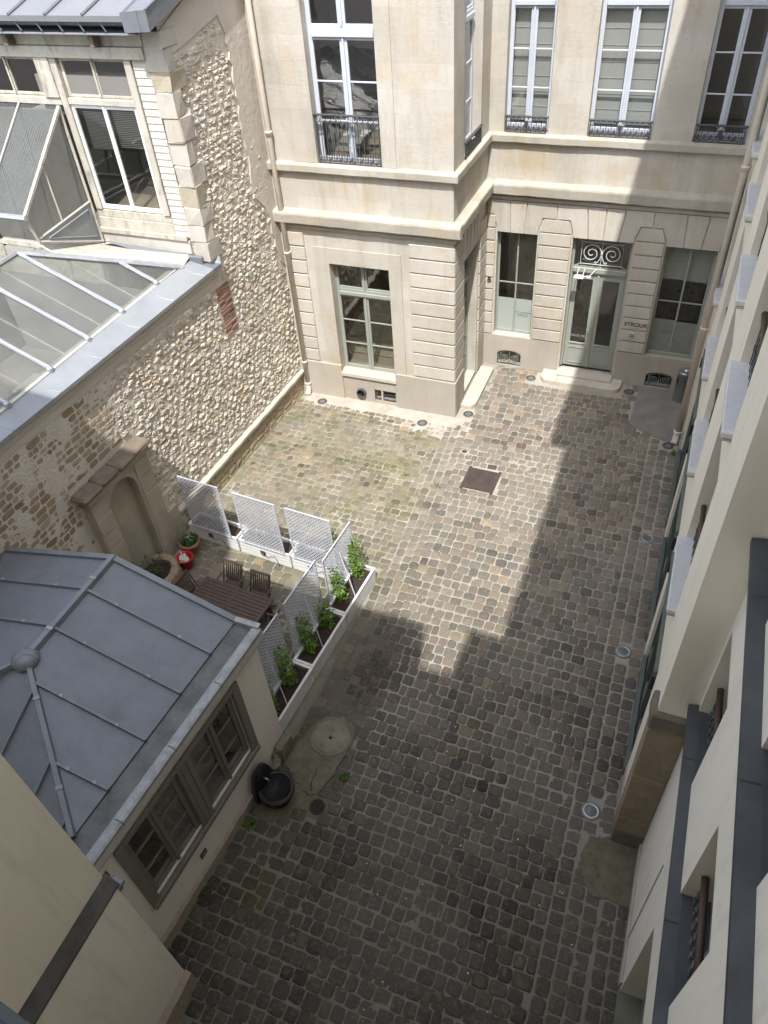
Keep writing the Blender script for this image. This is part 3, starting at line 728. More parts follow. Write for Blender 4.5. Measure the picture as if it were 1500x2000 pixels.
# ------------------------------------------------------------------ main limestone building
bld = thing('limestone_building', 'large pale limestone courtyard building with a projecting wing and ornamental window railings', 'building', (-4.0, 18.3, 0))
SA = fr_south(15.58); SB = fr_south(18.3); SE = fr_east(-4.88)
TOP = 17.3
wa_h = [(-8.05, .87, -6.49, 3.93), (-8.03, 6.24, -6.49, 11.6), (-8.03, 12.6, -6.49, 16.0), (-7.12, .10, -6.50, .44)]
g = G(SA); wall_holes(g, -9.6, -.05, -4.88, TOP, wa_h, 0, .30); part('wing_wall', g, 'facade', bld)
# ret-wall
ret_h = [(16.32, .13, 17.62, 3.98), (16.30, 6.36, 17.60, 11.6)]
g = G(SE); wall_holes(g, 15.58, -.05, 18.3, TOP, ret_h, 0, .30); part('return_wall', g, 'facade', bld)
CEL = [(-4.42, .06, -3.74, .54), (-.33, .06, .36, .52)]
wb_h = [(-4.57, 1.0, -3.54, 3.93), (-2.66, .12, -1.22, 3.95), (-.47, .92, .70, 3.95), (-4.52, 6.24, -3.50, 11.6), (-2.62, 6.24, -1.23, 11.6), (-.38, 6.24, .68, 11.6)] + CEL
g = G(SB); wall_holes(g, -4.88, -.05, 1.6, TOP, wb_h, 0, .30); part('main_wall', g, 'facade', bld)
g = G(); g.box(-9.6, 15.3, TOP, -4.7, 24, TOP + .3); g.box(-4.7, 18.0, TOP, 3, 24, TOP + .3); part('roof', g, 'zinc', bld)

CO = [(0, 4.88), (.16, 4.90), (.19, 4.93), (.21, 5.13), (.20, 5.17), (.02, 5.215), (0, 5.215)]
FI = [(0, 4.73), (.045, 4.745), (.06, 4.77), (.065, 4.83), (.05, 4.85), (0, 4.85)]
ST = [(0, 6.07), (.10, 6.08), (.115, 6.10), (.12, 6.23), (.11, 6.25), (.0, 6.275)]
for prof, pr, nm in ((CO, .21, 'cornice'), (FI, .065, 'cornice_fillet'), (ST, .12, 'string_course')):
    g = G(); molding(g, SA, prof, -9.3, -4.88 + pr, .006); molding(g, SE, prof, 15.58, 18.3, .005); molding(g, SB, prof, -4.88 + pr, 1.5, .006)
    part(nm, g, 'string', bld)

# rusticated blocks
def courses(fr, u0, u1, v0, pitch, n, th=.050, gap=.034, top_chamfer=False, cham_l=True, cham_r=True, slant=None):
    for k in range(n):
        a = v0 + k * pitch; g = G(fr)
        if top_chamfer and k == n - 1:
            c = .09; P = [(u0, a), (u1, a), (u1, a + .06), (u1 - (c if cham_r else 0), a + pitch - gap), (u0 + (c if cham_l else 0), a + pitch - gap), (u0, a + .06)]
            g.prism(P, 0, th)
        else:
            g.bbox(u0, a, -.01, u1, a + pitch - gap, th + uni(-.002, .002), .009)
        part('stone_block', g, 'block', bld)
courses(SA, -9.22, -8.66, 1.10, .3575, 10)
courses(SA, -5.95, -4.838, 1.10, .3575, 10)
courses(SE, 15.585, 16.28, 1.10, .3575, 10)
courses(SE, 17.68, 18.25, 1.02, .335, 10)
courses(SB, -4.835, -4.62, 1.02, .335, 10)
courses(SB, -3.49, -2.71, 1.02, .335, 10, top_chamfer=True)
courses(SB, -1.17, -.52, 1.02, .335, 10, top_chamfer=True)
courses(SB, .75, 1.4, 1.02, .335, 10, top_chamfer=True)
# flat arches of wedge stones over the openings
def flat_arch(fr, a, b, lo, hi, pl, pr, ptop, n=3, th=.038):
    w = (b - a) / n; cx = (a + b) / 2; ex = 1.24
    jb = [a + w * i for i in range(1, n)]; jt = [cx + (q - cx) * ex for q in jb]
    gp = .012
    xs_b = [a] + jb + [b]; xs_t = [None] + jt + [None]
    for i in range(n):
        if i == 0: P = [(a, lo), (jb[0] - gp, lo), (jt[0] - gp, hi), (pl, hi), (pl, ptop + .03), (a - .10, ptop + .03), (a - .01, ptop - .26)]
        elif i == n - 1: P = [(jb[-1] + gp, lo), (b, lo), (b + .01, ptop - .26), (b + .10, ptop + .03), (pr, ptop + .03), (pr, hi), (jt[-1] + gp, hi)]
        else: P = [(jb[i - 1] + gp, lo), (jb[i] - gp, lo), (jt[i] - gp, hi), (jt[i - 1] + gp, hi)]
        g = G(fr); g.prism(P, -.01, th + uni(-.002, .002)); part('wedge_stone', g, 'block', bld)
flat_arch(SB, -4.57, -3.54, 3.935, 4.725, -4.83, -3.11, 4.345)
flat_arch(SB, -2.66, -1.22, 3.955, 4.725, -3.085, -.86, 4.345, 4)
flat_arch(SB, -.47, .70, 3.955, 4.725, -.835, 1.06, 4.345, 3)
for k in range(5):
    a = 16.34 + k * .26; g = G(SE); g.prism([(a, 3.985), (a + .24, 3.985), (a + .24 + (k - 2) * .05, 4.72), (a + (k - 2) * .05, 4.72)], -.01, .034); part('wedge_stone', g, 'block', bld)
# raised surround of the wing window and raised panels above
g = G(SA); g.box(-8.44, 1.08, 0, -8.05, 4.32, .022); g.box(-6.49, 1.08, 0, -6.17, 4.32, .022); g.box(-8.05, 3.93, 0, -6.49, 4.32, .022); part('window_surround', g, 'block', bld)
g = G(SA)
for (a, b) in ((-8.62, -8.03), (-6.49, -6.16)): g.box(a, 6.28, 0, b, TOP, .018)
part('raised_panel', g, 'facade', bld)
# plinth
g = G(SA); g.bbox(-9.3, -.05, 0, -8.02, 1.07, .075, .012); part('plinth', g, 'plinth', bld)
g = G(SA); g.bbox(-6.46, -.05, 0, -4.805, 1.07, .075, .012); part('plinth', g, 'plinth', bld)
g = G(SE); g.bbox(15.585, -.05, 0, 16.26, 1.07, .075, .012); part('plinth', g, 'plinth', bld)
g = G(SE); g.bbox(17.66, -.05, 0, 18.29, 1.0, .05, .012); part('plinth', g, 'plinth', bld)
g = G(SA); g.bbox(-8.04, .75, -.28, -6.45, .868, .085, .012); part('window_sill', g, 'step', bld)
g = G(SA); wall_holes(g, -8.02, -.05, -6.46, .75, [(-7.12, .10, -6.50, .44)], .03, .05); part('plinth_panel', g, 'plinth', bld)
for (a, b, hole) in ((-4.83, -2.72, CEL[0]), (-1.17, 1.45, CEL[1])):
    g = G(SB); wall_holes(g, a, -.05, b, .99, [hole], .045, .06)
    g.quad((a, .99, 0), (b, .99, 0), (b, .99, .045), (a, .99, .045)); g.quad((a, -.05, 0), (a, .99, 0), (a, .99, .045), (a, -.05, .045)); g.quad((b, -.05, 0), (b, .99, 0), (b, .99, .045), (b, -.05, .045))
    part('plinth', g, 'plinth', bld)
    for k in range(3):
        pass
# arch corners + grilles of the cellar openings
for ci, (a, b, c, d) in enumerate(CEL):
    cx = (a + c) / 2; hw = (c - a) / 2; rise = .13
    arc = [(cx + hw * cos(t), d - rise + rise * sin(t)) for t in [pi * i / 14 for i in range(15)]]
    g = G(SB)
    g.prism([(c, d + .002)] + [p for p in arc[:8]] + [(cx, d + .002)], -.2, .043); g.prism([(cx, d + .002)] + [p for p in arc[7:]] + [(a, d + .002)], -.2, .043)
    part('arch_stone', g, 'plinth', bld)
    g = G(SB); n = -.03
    g.tube([(a + .02, b, n), (a + .02, d - rise, n)] + [(cx - (cx - x) * .95, y - .012, n) for x, y in reversed(arc)] + [(c - .02, d - rise, n), (c - .02, b, n), (a + .02, b + .01, n)], .016, 5)
    i0 = .085; n2 = .0
    tp = [(cx + (hw - i0) * cos(t), d - rise - .03 + (rise - .02) * sin(t)) for t in [pi * i / 10 for i in range(11)]]
    g.tube([(a + i0, b + .06, n2)] + [(x, y, n2) for x, y in reversed(tp)] + [(c - i0, b + .06, n2), (a + i0, b + .06, n2)], .012, 5)
    for s_ in (-1, 1):
        sx = cx + s_ * hw * .42; r = .125
        g.tube([(x, y, n2) for x, y in spiral(sx, b + .06 + .135, r, 1.9, pi / 2 - s_ * pi / 2, s_, 30, .015)], .011, 5)
        g.tube([(x, y, n2) for x, y in spiral(cx + s_ * .05, b + .085, .035, 1.1, pi / 2, s_, 10, .01)], .010, 5)
        g.tube([(cx + s_ * (hw - i0), b + .06, n2), (cx + s_ * (hw - .01), b + .005, n)], .010, 5); g.tube([(cx + s_ * (hw - i0), d - rise - .02, n2), (cx + s_ * (hw - .02), d - rise + .01, n)], .010, 5)
    g.tube([(cx, b, n2), (cx, d - .03, n2)], .010, 5, rr=None); g.bbox(cx - .035, b + .15, n2 - .01, cx + .035, b + .175, n2 + .012, .004)
    part('cellar_grille', g, 'irongreen', bld)
    g = G(SB); g.quad((a, b, -.2), (c, b, -.2), (c, d, -.2), (a, d, -.2)); part('cellar_back', g, 'irongreen' if ci == 0 else 'void', bld)
# openings in the wing plinth
g = G(SA); g.quad((-7.12, .10, -.25), (-6.5, .10, -.25), (-6.5, .44, -.25), (-7.12, .44, -.25)); part('vent_back', g, 'void', bld)
g = G(SA)
for k in range(4): g.box(-7.12, .14 + k * .08, -.02, -6.5, .152 + k * .08, .0)
part('vent_bars', g, 'iron', bld)
g = G(SA); g.bbox(-6.93, .10, -.03, -6.88, .44, .02, .005); part('vent_post', g, 'plinth', bld)
fr = SA
g = G(fr); n = 22
for (r0, n0, r1, n1) in ((.135, .03, .135, .11), (.135, .11, .112, .11), (.112, .11, .112, -.04)):
    P = [(-7.5 + r0 * cos(2 * pi * k / n), .27 + r0 * sin(2 * pi * k / n), n0) for k in range(n)]; Q = [(-7.5 + r1 * cos(2 * pi * k / n), .27 + r1 * sin(2 * pi * k / n), n1) for k in range(n)]
    g.add(P + Q, [(k, (k + 1) % n, (k + 1) % n + n, k + n) for k in range(n)])
part('pipe_mouth', g, 'iron', bld, True)
g = G(fr); g.add([(-7.5 + .112 * cos(2 * pi * k / n), .27 + .112 * sin(2 * pi * k / n), .035) for k in range(n)], [tuple(range(n))]); part('pipe_hole', g, 'void', bld)

# windows of the wing and of the main front
w = make_window(bld, SA, -8.05, .87, -6.49, 3.93, -.24, 'sage', 3.02, 3, 1, .09, .15, .03, 'glassgreen', 'room', 2.6)
w = make_window(bld, SA, -8.03, 6.26, -6.49, 11.6, -.20, 'whiteframe', 8.66, 3, 3, .10, .17, .03, 'glass', 'room', 2.6)
gg = G(SA); gg.bbox(-7.75, 6.6, -1.2, -7.2, 6.64, -.8, .01); gg.bbox(-7.0, 6.7, -1.6, -6.5, 6.75, -1.0, .01); part('desk', gg, 'blind', w)
railing(bld, SA, -8.0, -6.52, 6.26, 7.28, -.03, True)
make_window(bld, SA, -8.03, 12.6, -6.49, 16.0, -.20, 'whiteframe', None, 3, 1, .10, .17, .03)
w = make_window(bld, SB, -4.57, 1.0, -3.54, 3.93, -.20, 'sage', None, 2, 1, .05, .035, .03, 'glass', 'roomlight', 2.6, .07, proud=.0)
gg = G(SB); gg.quad((-4.52, 1.07, -.222), (-3.59, 1.07, -.222), (-3.59, 2.02, -.222), (-4.52, 2.02, -.222)); part('frosted_film', gg, 'frost', w)
w3 = make_window(bld, SB, -.47, .92, .70, 3.95, -.20, 'sage', None, 2, 1, .06, .035, .03, 'glass', 'room', 2.6, .10, proud=.0)
gg = G(SB); gg.quad((-.41, 1.02, -.222), (.10, 1.02, -.222), (.10, 1.95, -.222), (-.41, 1.95, -.222)); gg.quad((.14, 1.02, -.222), (.64, 1.02, -.222), (.64, 1.92, -.222), (.14, 1.92, -.222)); part('frosted_film', gg, 'irongreen', w3)
gg = G(SB); gg.quad((-.41, 1.96, -.30), (.64, 1.93, -.30), (.64, 2.95, -.30), (-.41, 2.98, -.30)); part('black_panel', gg, 'darkfilm', w3)
gg = G(SB); gg.quad((-.41, 3.0, -.32), (.64, 2.97, -.32), (.64, 3.9, -.32), (-.41, 3.9, -.32)); part('grey_panel', gg, 'sage', w3)
for i, (a, b) in enumerate(((-4.52, -3.50), (-2.62, -1.23), (-.38, .68))):
    w = make_window(bld, SB, a, 6.26, b, 11.6, -.20, 'whiteframe', 8.72, 3, 3, .09, .15, .03, 'glass', 'room', 2.4, .16)
    if i < 2:
        gg = G(SB); z = 6.45
        while z < 9.2:
            gg.add([(a + .08, z, -.34), (b - (.05), z, -.34), (b - .05, z + .30, -.335), (a + .08, z + .30, -.335)], [(0, 1, 2, 3)])
            gg.box(a + .08, z + .30, -.345, b - .05, z + .308, -.325); z += .308
        part('pleated_blind', gg, 'blind', w)
    railing(bld, SB, a + .04, b - .04, 6.26, 6.64, .0, False)
    g = G(SB); g.bbox(a, 6.16, -.28, b, 6.262, .03, .006); part('window_sill', g, 'string', bld)
w = make_window(bld, SE, 16.32, .13, 17.62, 3.98, -.24, 'sage', 3.0, 4, 1, .10, .16, .03, 'glass', 'room', .7, .6, name='glazed_door')
w = make_window(bld, SE, 16.30, 6.36, 17.60, 11.6, -.20, 'whiteframe', 8.70, 3, 3, .10, .15, .03, 'glass', 'roomlight', .8)
railing(bld, SE, 16.34, 17.56, 6.30, 6.64, .02, False)
# entrance door
g = G(SB); g.bbox(-2.66, .2, -.29, -2.60, 3.95, -.17, .006); g.bbox(-1.28, .2, -.29, -1.22, 3.95, -.17, .006); g.bbox(-2.60, 3.00, -.29, -1.28, 3.13, -.13, .012); g.bbox(-2.60, 2.94, -.29, -1.28, 3.0, -.17, .006)
g.bbox(-2.60, 3.88, -.29, -1.28, 3.95, -.2, .006)
door = part('entrance_door', g, 'sage', bld)
for sgn in (0, 1):
    a = -2.60 + sgn * .66; b = a + .66; g = G(SB); n = -.20
    g.bbox(a + .004, .22, n - .05, b - .004, .90, n, .006); g.bbox(a + .004, .90, n - .05, a + .13, 2.93, n, .006); g.bbox(b - .13, .90, n - .05, b - .004, 2.93, n, .006); g.bbox(a + .13, 2.80, n - .05, b - .13, 2.93, n, .006)
    for q in ((a + .09, .32, b - .09, .82),):
        g.box(q[0], q[1], n, q[2], q[1] + .025, n + .018); g.box(q[0], q[3] - .025, n, q[2], q[3], n + .018); g.box(q[0], q[1] + .025, n, q[0] + .025, q[3] - .025, n + .018); g.box(q[2] - .025, q[1] + .025, n, q[2], q[3] - .025, n + .018)
    g.bbox(a + .1, .92, n, b - .1, .97, n + .022, .005)
    if sgn == 0: g.bbox(b - .03, .22, n, b + .03, 2.93, n + .03, .008)
    part('door_leaf', g, 'sage', door)
    g = G(SB); g.quad((a + .13, .90, n - .03), (b - .13, .90, n - .03), (b - .13, 2.80, n - .03), (a + .13, 2.80, n - .03)); part('pane', g, 'glass', door)
g = G(SB); g.bbox(-2.02, 1.28, -.16, -1.995, 1.40, -.135, .005); g.tube([(-2.0, 1.34, -.15), (-2.0, 1.34, -.11), (-1.93, 1.34, -.105)], .010, 6); part('door_handle', g, 'steel', door)
g = G(SB); g.quad((-2.60, 3.13, -.25), (-1.28, 3.13, -.25), (-1.28, 3.88, -.25), (-2.60, 3.88, -.25)); part('pane', g, 'glass', door)
g = G(SB); a, b, c, d = -3.2, .1, -.8, 4.4; m0, m1 = -.30, -2.6
g.quad((a, b, m1), (c, b, m1), (c, d, m1), (a, d, m1)); g.quad((a, b, m0), (a, b, m1), (a, d, m1), (a, d, m0)); g.quad((c, b, m0), (c, d, m0), (c, d, m1), (c, b, m1)); g.quad((a, d, m0), (a, d, m1), (c, d, m1), (c, d, m0)); g.quad((a, b, m0), (c, b, m0), (c, b, m1), (a, b, m1))
part('hall_shell', g, 'room', door)
g = G(SB); n = -.15; a, b, c, d = -2.44, 3.24, -1.44, 3.80; cx = (a + c) / 2
g.tube([(a, b, n), (c, b, n), (c, d, n), (a, d, n), (a, b, n)], .010, 5)
for (p, q) in (((a, b), (-2.58, 3.14)), ((c, b), (-1.30, 3.14)), ((a, d), (-2.58, 3.90)), ((c, d), (-1.30, 3.90))): g.tube([(p[0], p[1], n), (q[0], q[1], n - .06)], .009, 5)
g.tube([(cx, 3.13, n), (cx, 3.90, n)], .009, 5)
for s_ in (-1, 1):
    g.tube([(x, y, n) for x, y in spiral(cx + s_ * .25, (b + d) / 2, .245, 1.9, pi / 2 - s_ * pi / 2 + pi, -s_, 44, .035)], .012, 5)
    g.tube([(cx, 3.52, n), (cx + s_ * .03, 3.40, n), (cx + s_ * .08, 3.30, n), (cx + s_ * .13, 3.27, n), (cx + s_ * .15, 3.30, n), (cx + s_ * .12, 3.315, n)], .012, 5)
g.bbox(cx - .025, 3.50, n - .02, cx + .025, 3.56, n + .02, .008)
part('scroll_grille', g, 'ironwhite', door)

def text_obj(name, txt, fr, u, v, n, size, mat, parent=None, sx=1.0, spacing=1.0, ext=.004, bold=0.0):
    cv = bpy.data.curves.new(name, 'FONT'); cv.body = txt; cv.size = size; cv.extrude = ext; cv.align_x = 'CENTER'; cv.align_y = 'CENTER'; cv.space_character = spacing; cv.offset = bold
    tmp = bpy.data.objects.new(name + '_c', cv); me = bpy.data.meshes.new_from_object(tmp)
    bpy.data.objects.remove(tmp); me.materials.clear(); me.materials.append(MAT[mat])
    O, U, V, N = fr; P = O + U * u + V * v + N * n
    me.transform(Matrix((( U.x * sx, V.x, N.x, P.x), (U.y * sx, V.y, N.y, P.y), (U.z * sx, V.z, N.z, P.z), (0, 0, 0, 1))))
    o = bpy.data.objects.new(name, me); link(o, parent); return o
sg = thing('gallery_sign', 'black STROUK GALLERY lettering fixed on the stone pier right of the entrance door', 'sign', (-.82, 18.25, 1.8))
text_obj('sign_lettering', 'STROUK', SB, -.82, 1.83, .05, .155, 'letter', sg, 1.0, .96, .006, .0015)
text_obj('small_lettering', 'GALLERY', SB, -.82, 1.735, .048, .045, 'letter', sg, 1.0, 1.35, .003)
sg = thing('letter_sign', 'single black letter B on the stone beside the left shop window', 'sign', (-4.73, 18.25, 2.6))
text_obj('letter', 'B', SB, -4.73, 2.60, .052, .20, 'letter', sg, 1.0, 1, .01, .003)
text_obj('window_lettering', 'EXT LANDGRA', SB, -3.82, 1.62, -.221, .062, 'letter', w3.parent, 1, 1.15, .0005)
text_obj('window_lettering', 'CONSEIL EN ART', SB, -3.82, 1.56, -.221, .038, 'letter', bld, 1, 1, .0005)
text_obj('window_lettering', 'CONTEMPORAIN', SB, -3.82, 1.515, -.221, .038, 'letter', bld, 1, 1, .0005)
text_obj('window_lettering', 'EXT LANDGRA', SB, -.12, 1.62, -.221, .062, 'letter', bld, 1, 1.15, .0005)
text_obj('window_lettering', 'CONSEIL EN ART', SB, -.12, 1.56, -.221, .038, 'letter', bld, 1, 1, .0005)
ic = thing('intercom', 'small steel intercom box on the pier below the gallery lettering', 'intercom', (-.88, 18.25, 1.5))
g = G(SB); g.bbox(-.95, 1.44, .04, -.82, 1.60, .075, .008); part('box', g, 'intercom', ic)
g = G(SB); g.box(-.93, 1.55, .075, -.84, 1.575, .079); g.box(-.93, 1.49, .075, -.84, 1.515, .079); part('buttons', g, 'bin', ic)
lp = thing('wall_lamp', 'small white floodlight on thin arms above the left leaf of the entrance door', 'lamp', (-2.35, 18.1, 3.05))
g = G(SB); g.bbox(-2.50, 3.02, .14, -2.26, 3.08, .30, .02); g.bbox(-2.22, 3.0, .10, -2.10, 3.05, .16, .01); part('lamp_head', g, 'white', lp)
g = G(SB)
for q in (((-2.45, 3.05, .16), (-2.45, 3.10, -.13)), ((-2.3, 3.05, .16), (-2.3, 3.10, -.13)), ((-2.26, 3.06, .2), (-2.12, 3.03, .12)), ((-2.15, 3.03, .12), (-2.02, 3.12, -.13))): g.tube(q, .009, 5)
part('arm', g, 'white', lp)

def rounded_step(name, label, pts, z, th=None):
    t = thing(name, label, 'doorstep', (sum(p[0] for p in pts) / len(pts), sum(p[1] for p in pts) / len(pts), 0))
    g = G(); k = len(pts); c = (sum(p[0] for p in pts) / k, sum(p[1] for p in pts) / k)
    ins = [(c[0] + (x - c[0]) * .985, c[1] + (y - c[1]) * .985) for x, y in pts]
    g.add([(x, y, -.02) for x, y in pts] + [(x, y, z - .015) for x, y in pts] + [(x, y, z) for x, y in ins],
          [tuple(range(2 * k, 3 * k))] + [(i, (i + 1) % k, (i + 1) % k + k, i + k) for i in range(k)] + [(i + k, (i + 1) % k + k, (i + 1) % k + 2 * k, i + 2 * k) for i in range(k)])
    part('slab', g, 'step', t); return t
arcp = lambda cx, cy, rx, ry, a0, a1, n=8: [(cx + rx * cos(R(a0 + (a1 - a0) * i / n)), cy + ry * sin(R(a0 + (a1 - a0) * i / n))) for i in range(n + 1)]
s1 = rounded_step('doorstep', 'wide worn doorstep with rounded corners in front of the sage entrance door, half in shade',
                  [(-.90, 18.26)] + [(-.90, 18.0)] + list(reversed(arcp(-1.15, 17.98, .25, .28, -90, 0)))[1:] + list(reversed(arcp(-2.82, 17.98, .25, .28, 180, 270))) + [(-3.07, 18.26)], .13)
g = G(); g.bbox(-2.70, 18.0, .13, -1.18, 18.34, .20, .012); part('threshold', g, 'step', s1)
g = G(); g.box(-2.62, 17.70, .128, -2.605, 18.26, .1315); part('joint', g, 'darkstone', s1)
s2 = rounded_step('doorstep', 'long narrow doorstep with a rounded end along the side of the projecting wing',
                  [(-4.80, 17.95), (-4.42, 17.95)] + [(-4.42, 16.25)] + list(reversed(arcp(-4.62, 16.2, .20, .26, -90, 0)))[1:] + [(-4.80, 15.96)], .13)

# downpipes
def downpipe(name, label, x, y, z1, r, joints, foot):
    t = thing(name, label, 'downpipe', (x, y, 0)); g = G()
    g.tube([(x, y, .32), (x, y, z1)], r, 12); part('pipe', g, 'pipe', t, True)
    for z in joints:
        g = G(); g.lathe((x, y, z), [(r, -.09), (r + .012, -.085), (r + .012, -.02), (r + .02, -.012), (r + .02, .02), (r + .003, .028)], 14); part('collar', g, 'pipe', t, True)
        g = G(); g.tube([(x, y + r, z - .04), (x, y + r + .10, z - .04)], .012, 5); part('bracket', g, 'rust', t)
    g = G(); g.tube([(x, y, .34), (x, y, .18), (x + foot[0] * .4, y + foot[1] * .4, .09), (x + foot[0], y + foot[1], .05)], r * 1.12, 12); part('shoe', g, 'pipe', t, True)
    g = G(); g.lathe((x, y, .34), [(r * 1.1, -.03), (r * 1.35, -.02), (r * 1.35, .03), (r, .04)], 14); part('collar', g, 'pipe', t, True)
    return t
downpipe('downpipe', 'tall beige downpipe in the corner where the rubble wall meets the wing', -9.10, 15.46, 17.2, .062, (1.05, 4.15, 6.9, 9.6), (.03, -.14))

bn = thing('litter_bin', 'slim grey cylindrical litter bin with ashtray top beside the right cellar grille', 'bin', (.62, 17.93, 0))
g = G(); g.lathe((.62, 17.93, .02), [(.165, 0), (.17, .01), (.162, .03), (.165, .80), (.172, .81), (.172, .84), (.160, .85), (.155, .86)], 24); part('body', g, 'bin', bn, True)
g = G(); g.lathe((.62, 17.93, .02), [(.155, .86), (.14, .875), (.07, .865), (.06, .83), (.001, .83)], 24); part('ashtray_top', g, 'steel', bn, True)
g = G(); g.bbox(.462, 17.80, .58, .492, 17.93, .72, .01); part('slot', g, 'void', bn)

# ------------------------------------------------------------------ rubble party wall on the left
LWO = Vector((-9.86, 0, 0)); LU = Vector((.0356, .99937, 0)).normalized(); LN = Vector((LU.y, -LU.x, 0))
LW = (LWO, LU, ZV, LN)
def lwp(u, v, n): return LWO + LU * u + ZV * v + LN * n
rw = thing('rubble_wall', 'high rough rubble stone wall running along the left side of the courtyard', 'stone wall', (-9.5, 11, 0))
rooftop = lambda u: 9.32 + .26 * (u - 12.6)
g = G(LW)
def wavy_sheet(g, u0, u1, v0, v1, nu, nv, amp, n0=0.0):
    vs = []; fs = []
    for j in range(nv + 1):
        for i in range(nu + 1):
            u = u0 + (u1 - u0) * i / nu; v = v0 + (v1 - v0) * j / nv
            e = 0 if i in (0, nu) or j in (0, nv) else 1
            vs.append((u, v, n0 + e * amp * (pnoise(Vector((u * 2.2, v * 2.2, 1))) + .6 * pnoise(Vector((u * 6, v * 6, 7))))))
    for j in range(nv):
        for i in range(nu):
            a = j * (nu + 1) + i; fs.append((a, a + 1, a + nu + 2, a + nu + 1))
    g.add(vs, fs)
wavy_sheet(g, 3.0, 12.75, -.05, 5.0, 140, 72, .009, .003)
wavy_sheet(g, 12.75, 15.65, -.05, 10.2, 42, 140, .009, .003)
part('mortar_bed', g, 'mortar', rw, True)
g = G(LW); g.box(2.0, -.05, -.45, 15.6, 4.98, -.03); g.box(12.76, 4.98, -.45, 15.6, 9.3, -.03); part('wall_core', g, 'mortar', rw)
RPAL = [((206, 197, 181), 6), ((196, 186, 170), 5), ((212, 203, 187), 6), ((186, 175, 159), 3), ((200, 183, 163), 2), ((186, 181, 172), 4), ((202, 180, 152), 1), ((174, 165, 151), 2), ((218, 210, 196), 4)]
RPW = [p for p, w in RPAL for _ in range(w)]
def plaster_edge(v):     # plaster reaches from here to the wing
    pts = [(0, 16), (3.6, 15.5), (4.6, 15.2), (5.3, 15.15), (5.7, 14.75), (6.4, 14.75), (7.1, 14.72), (8.0, 14.75), (9.2, 14.7), (11, 14.7)]
    for i in range(len(pts) - 1):
        if pts[i][0] <= v <= pts[i + 1][0]:
            t = (v - pts[i][0]) / (pts[i + 1][0] - pts[i][0]); return pts[i][1] + (pts[i + 1][1] - pts[i][1]) * t
    return 16
SPOTS = [(15.15, 6.6, .22), (15.0, 5.95, .25), (15.3, 5.6, .15), (15.35, 7.0, .14), (15.1, 6.2, .18)]
wstones = []
v = -.02
while v < 10.0:
    h = uni(.095, .165); u = 3.0 + uni(0, .2)
    while u < 15.6:
        w = uni(.12, .34) * (1.15 if h > .13 else .9)
        uc, vc = u + w / 2, v + h / 2 + .035 * pnoise(Vector((u * .6, v * 1.2, 3)))
        ok = True
        if vc > 4.62 and uc < 12.82: ok = False
        if uc < 12.98 and vc > 4.6: ok = False
        if vc > rooftop(uc) - .55 + .1 * sin(uc * 5): ok = False
        if uc > plaster_edge(vc) - .03 + .05 * sin(vc * 9) and not any(hypot(uc - a, vc - b) < c for a, b, c in SPOTS): ok = False
        if uc > 9.55 and vc < .80: ok = False
        if 7.25 < uc < 9.1 and vc < 3.2: ok = False
        if 12.62 < uc < 13.2 and 3.28 < vc < 4.52: ok = False
        if ok: wstones.append((uc, vc, w, h))
        u += w
    v += h
def wshow(s):
    p = lwp(s[0], s[1], 0); q = onscreen(p.x, p.y, p.z)
    if not q or s[0] < 6.4 or (s[0] < 7.3 and s[1] < 1.5): return 0
    return s[2] * s[3] / q[2] ** 2
order = sorted(range(len(wstones)), key=lambda i: -wshow(wstones[i])); wbig = set(order[:300])
def put_ws(g, s):
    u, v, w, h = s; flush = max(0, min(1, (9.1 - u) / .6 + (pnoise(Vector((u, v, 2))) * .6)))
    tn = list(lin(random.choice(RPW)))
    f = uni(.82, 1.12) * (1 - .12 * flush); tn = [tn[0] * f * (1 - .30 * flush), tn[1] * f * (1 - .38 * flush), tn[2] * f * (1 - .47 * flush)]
    pr = uni(.003, .016) * (1 - flush) + .001 + .005 * flush
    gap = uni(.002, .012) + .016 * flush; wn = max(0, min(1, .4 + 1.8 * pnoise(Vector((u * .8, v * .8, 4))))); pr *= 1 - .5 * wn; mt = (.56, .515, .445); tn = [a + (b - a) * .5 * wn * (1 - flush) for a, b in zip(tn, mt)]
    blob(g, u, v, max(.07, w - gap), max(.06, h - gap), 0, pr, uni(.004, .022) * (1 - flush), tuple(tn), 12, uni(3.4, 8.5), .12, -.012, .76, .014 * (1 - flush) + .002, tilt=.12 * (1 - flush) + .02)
wf = G(LW)
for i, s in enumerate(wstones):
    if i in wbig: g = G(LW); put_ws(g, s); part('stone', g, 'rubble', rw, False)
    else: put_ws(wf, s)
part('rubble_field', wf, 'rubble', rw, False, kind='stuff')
# plaster remains
g = G(LW); P = [(15.62, 10.2), (15.62, 3.7)]; vv = 3.8
while vv < 9.0: P.append((plaster_edge(vv) + .04 + uni(-.05, .05), vv)); vv += uni(.1, .2)
P += [(14.6, 9.25), (13.6, 9.05), (13.0, 8.95), (12.8, 9.0), (12.8, rooftop(12.8) - .02), (15.62, rooftop(15.62) + .3)]
g.prism(P, -.02, .030); part('plaster_coat', g, 'plaster', rw)
g = G(LW); molding(g, LW, [(0, 4.62), (.02, 4.63), (.025, 4.78), (.05, 4.80), (.055, 4.94), (0, 4.96)], 2.0, 12.86); part('render_band', g, 'plaster', rw)
# brick repair
g = G(LW); bc = [lin((154, 120, 106)), lin((142, 106, 95)), lin((162, 132, 116)), lin((132, 108, 99))]
for r in range(16):
    a = 12.66 + (uni(0, .04)); v = 3.32 + r * .075
    for k in range(2):
        w = (.22 if (r + k) % 2 else .30) * .92; g.c = random.choice(bc); g.bbox(a, v, -.01, a + w, v + .06, uni(.012, .03), .008); a += w + .014
g.c = None; part('brick_patch', g, 'rubble', rw, kind='stuff')
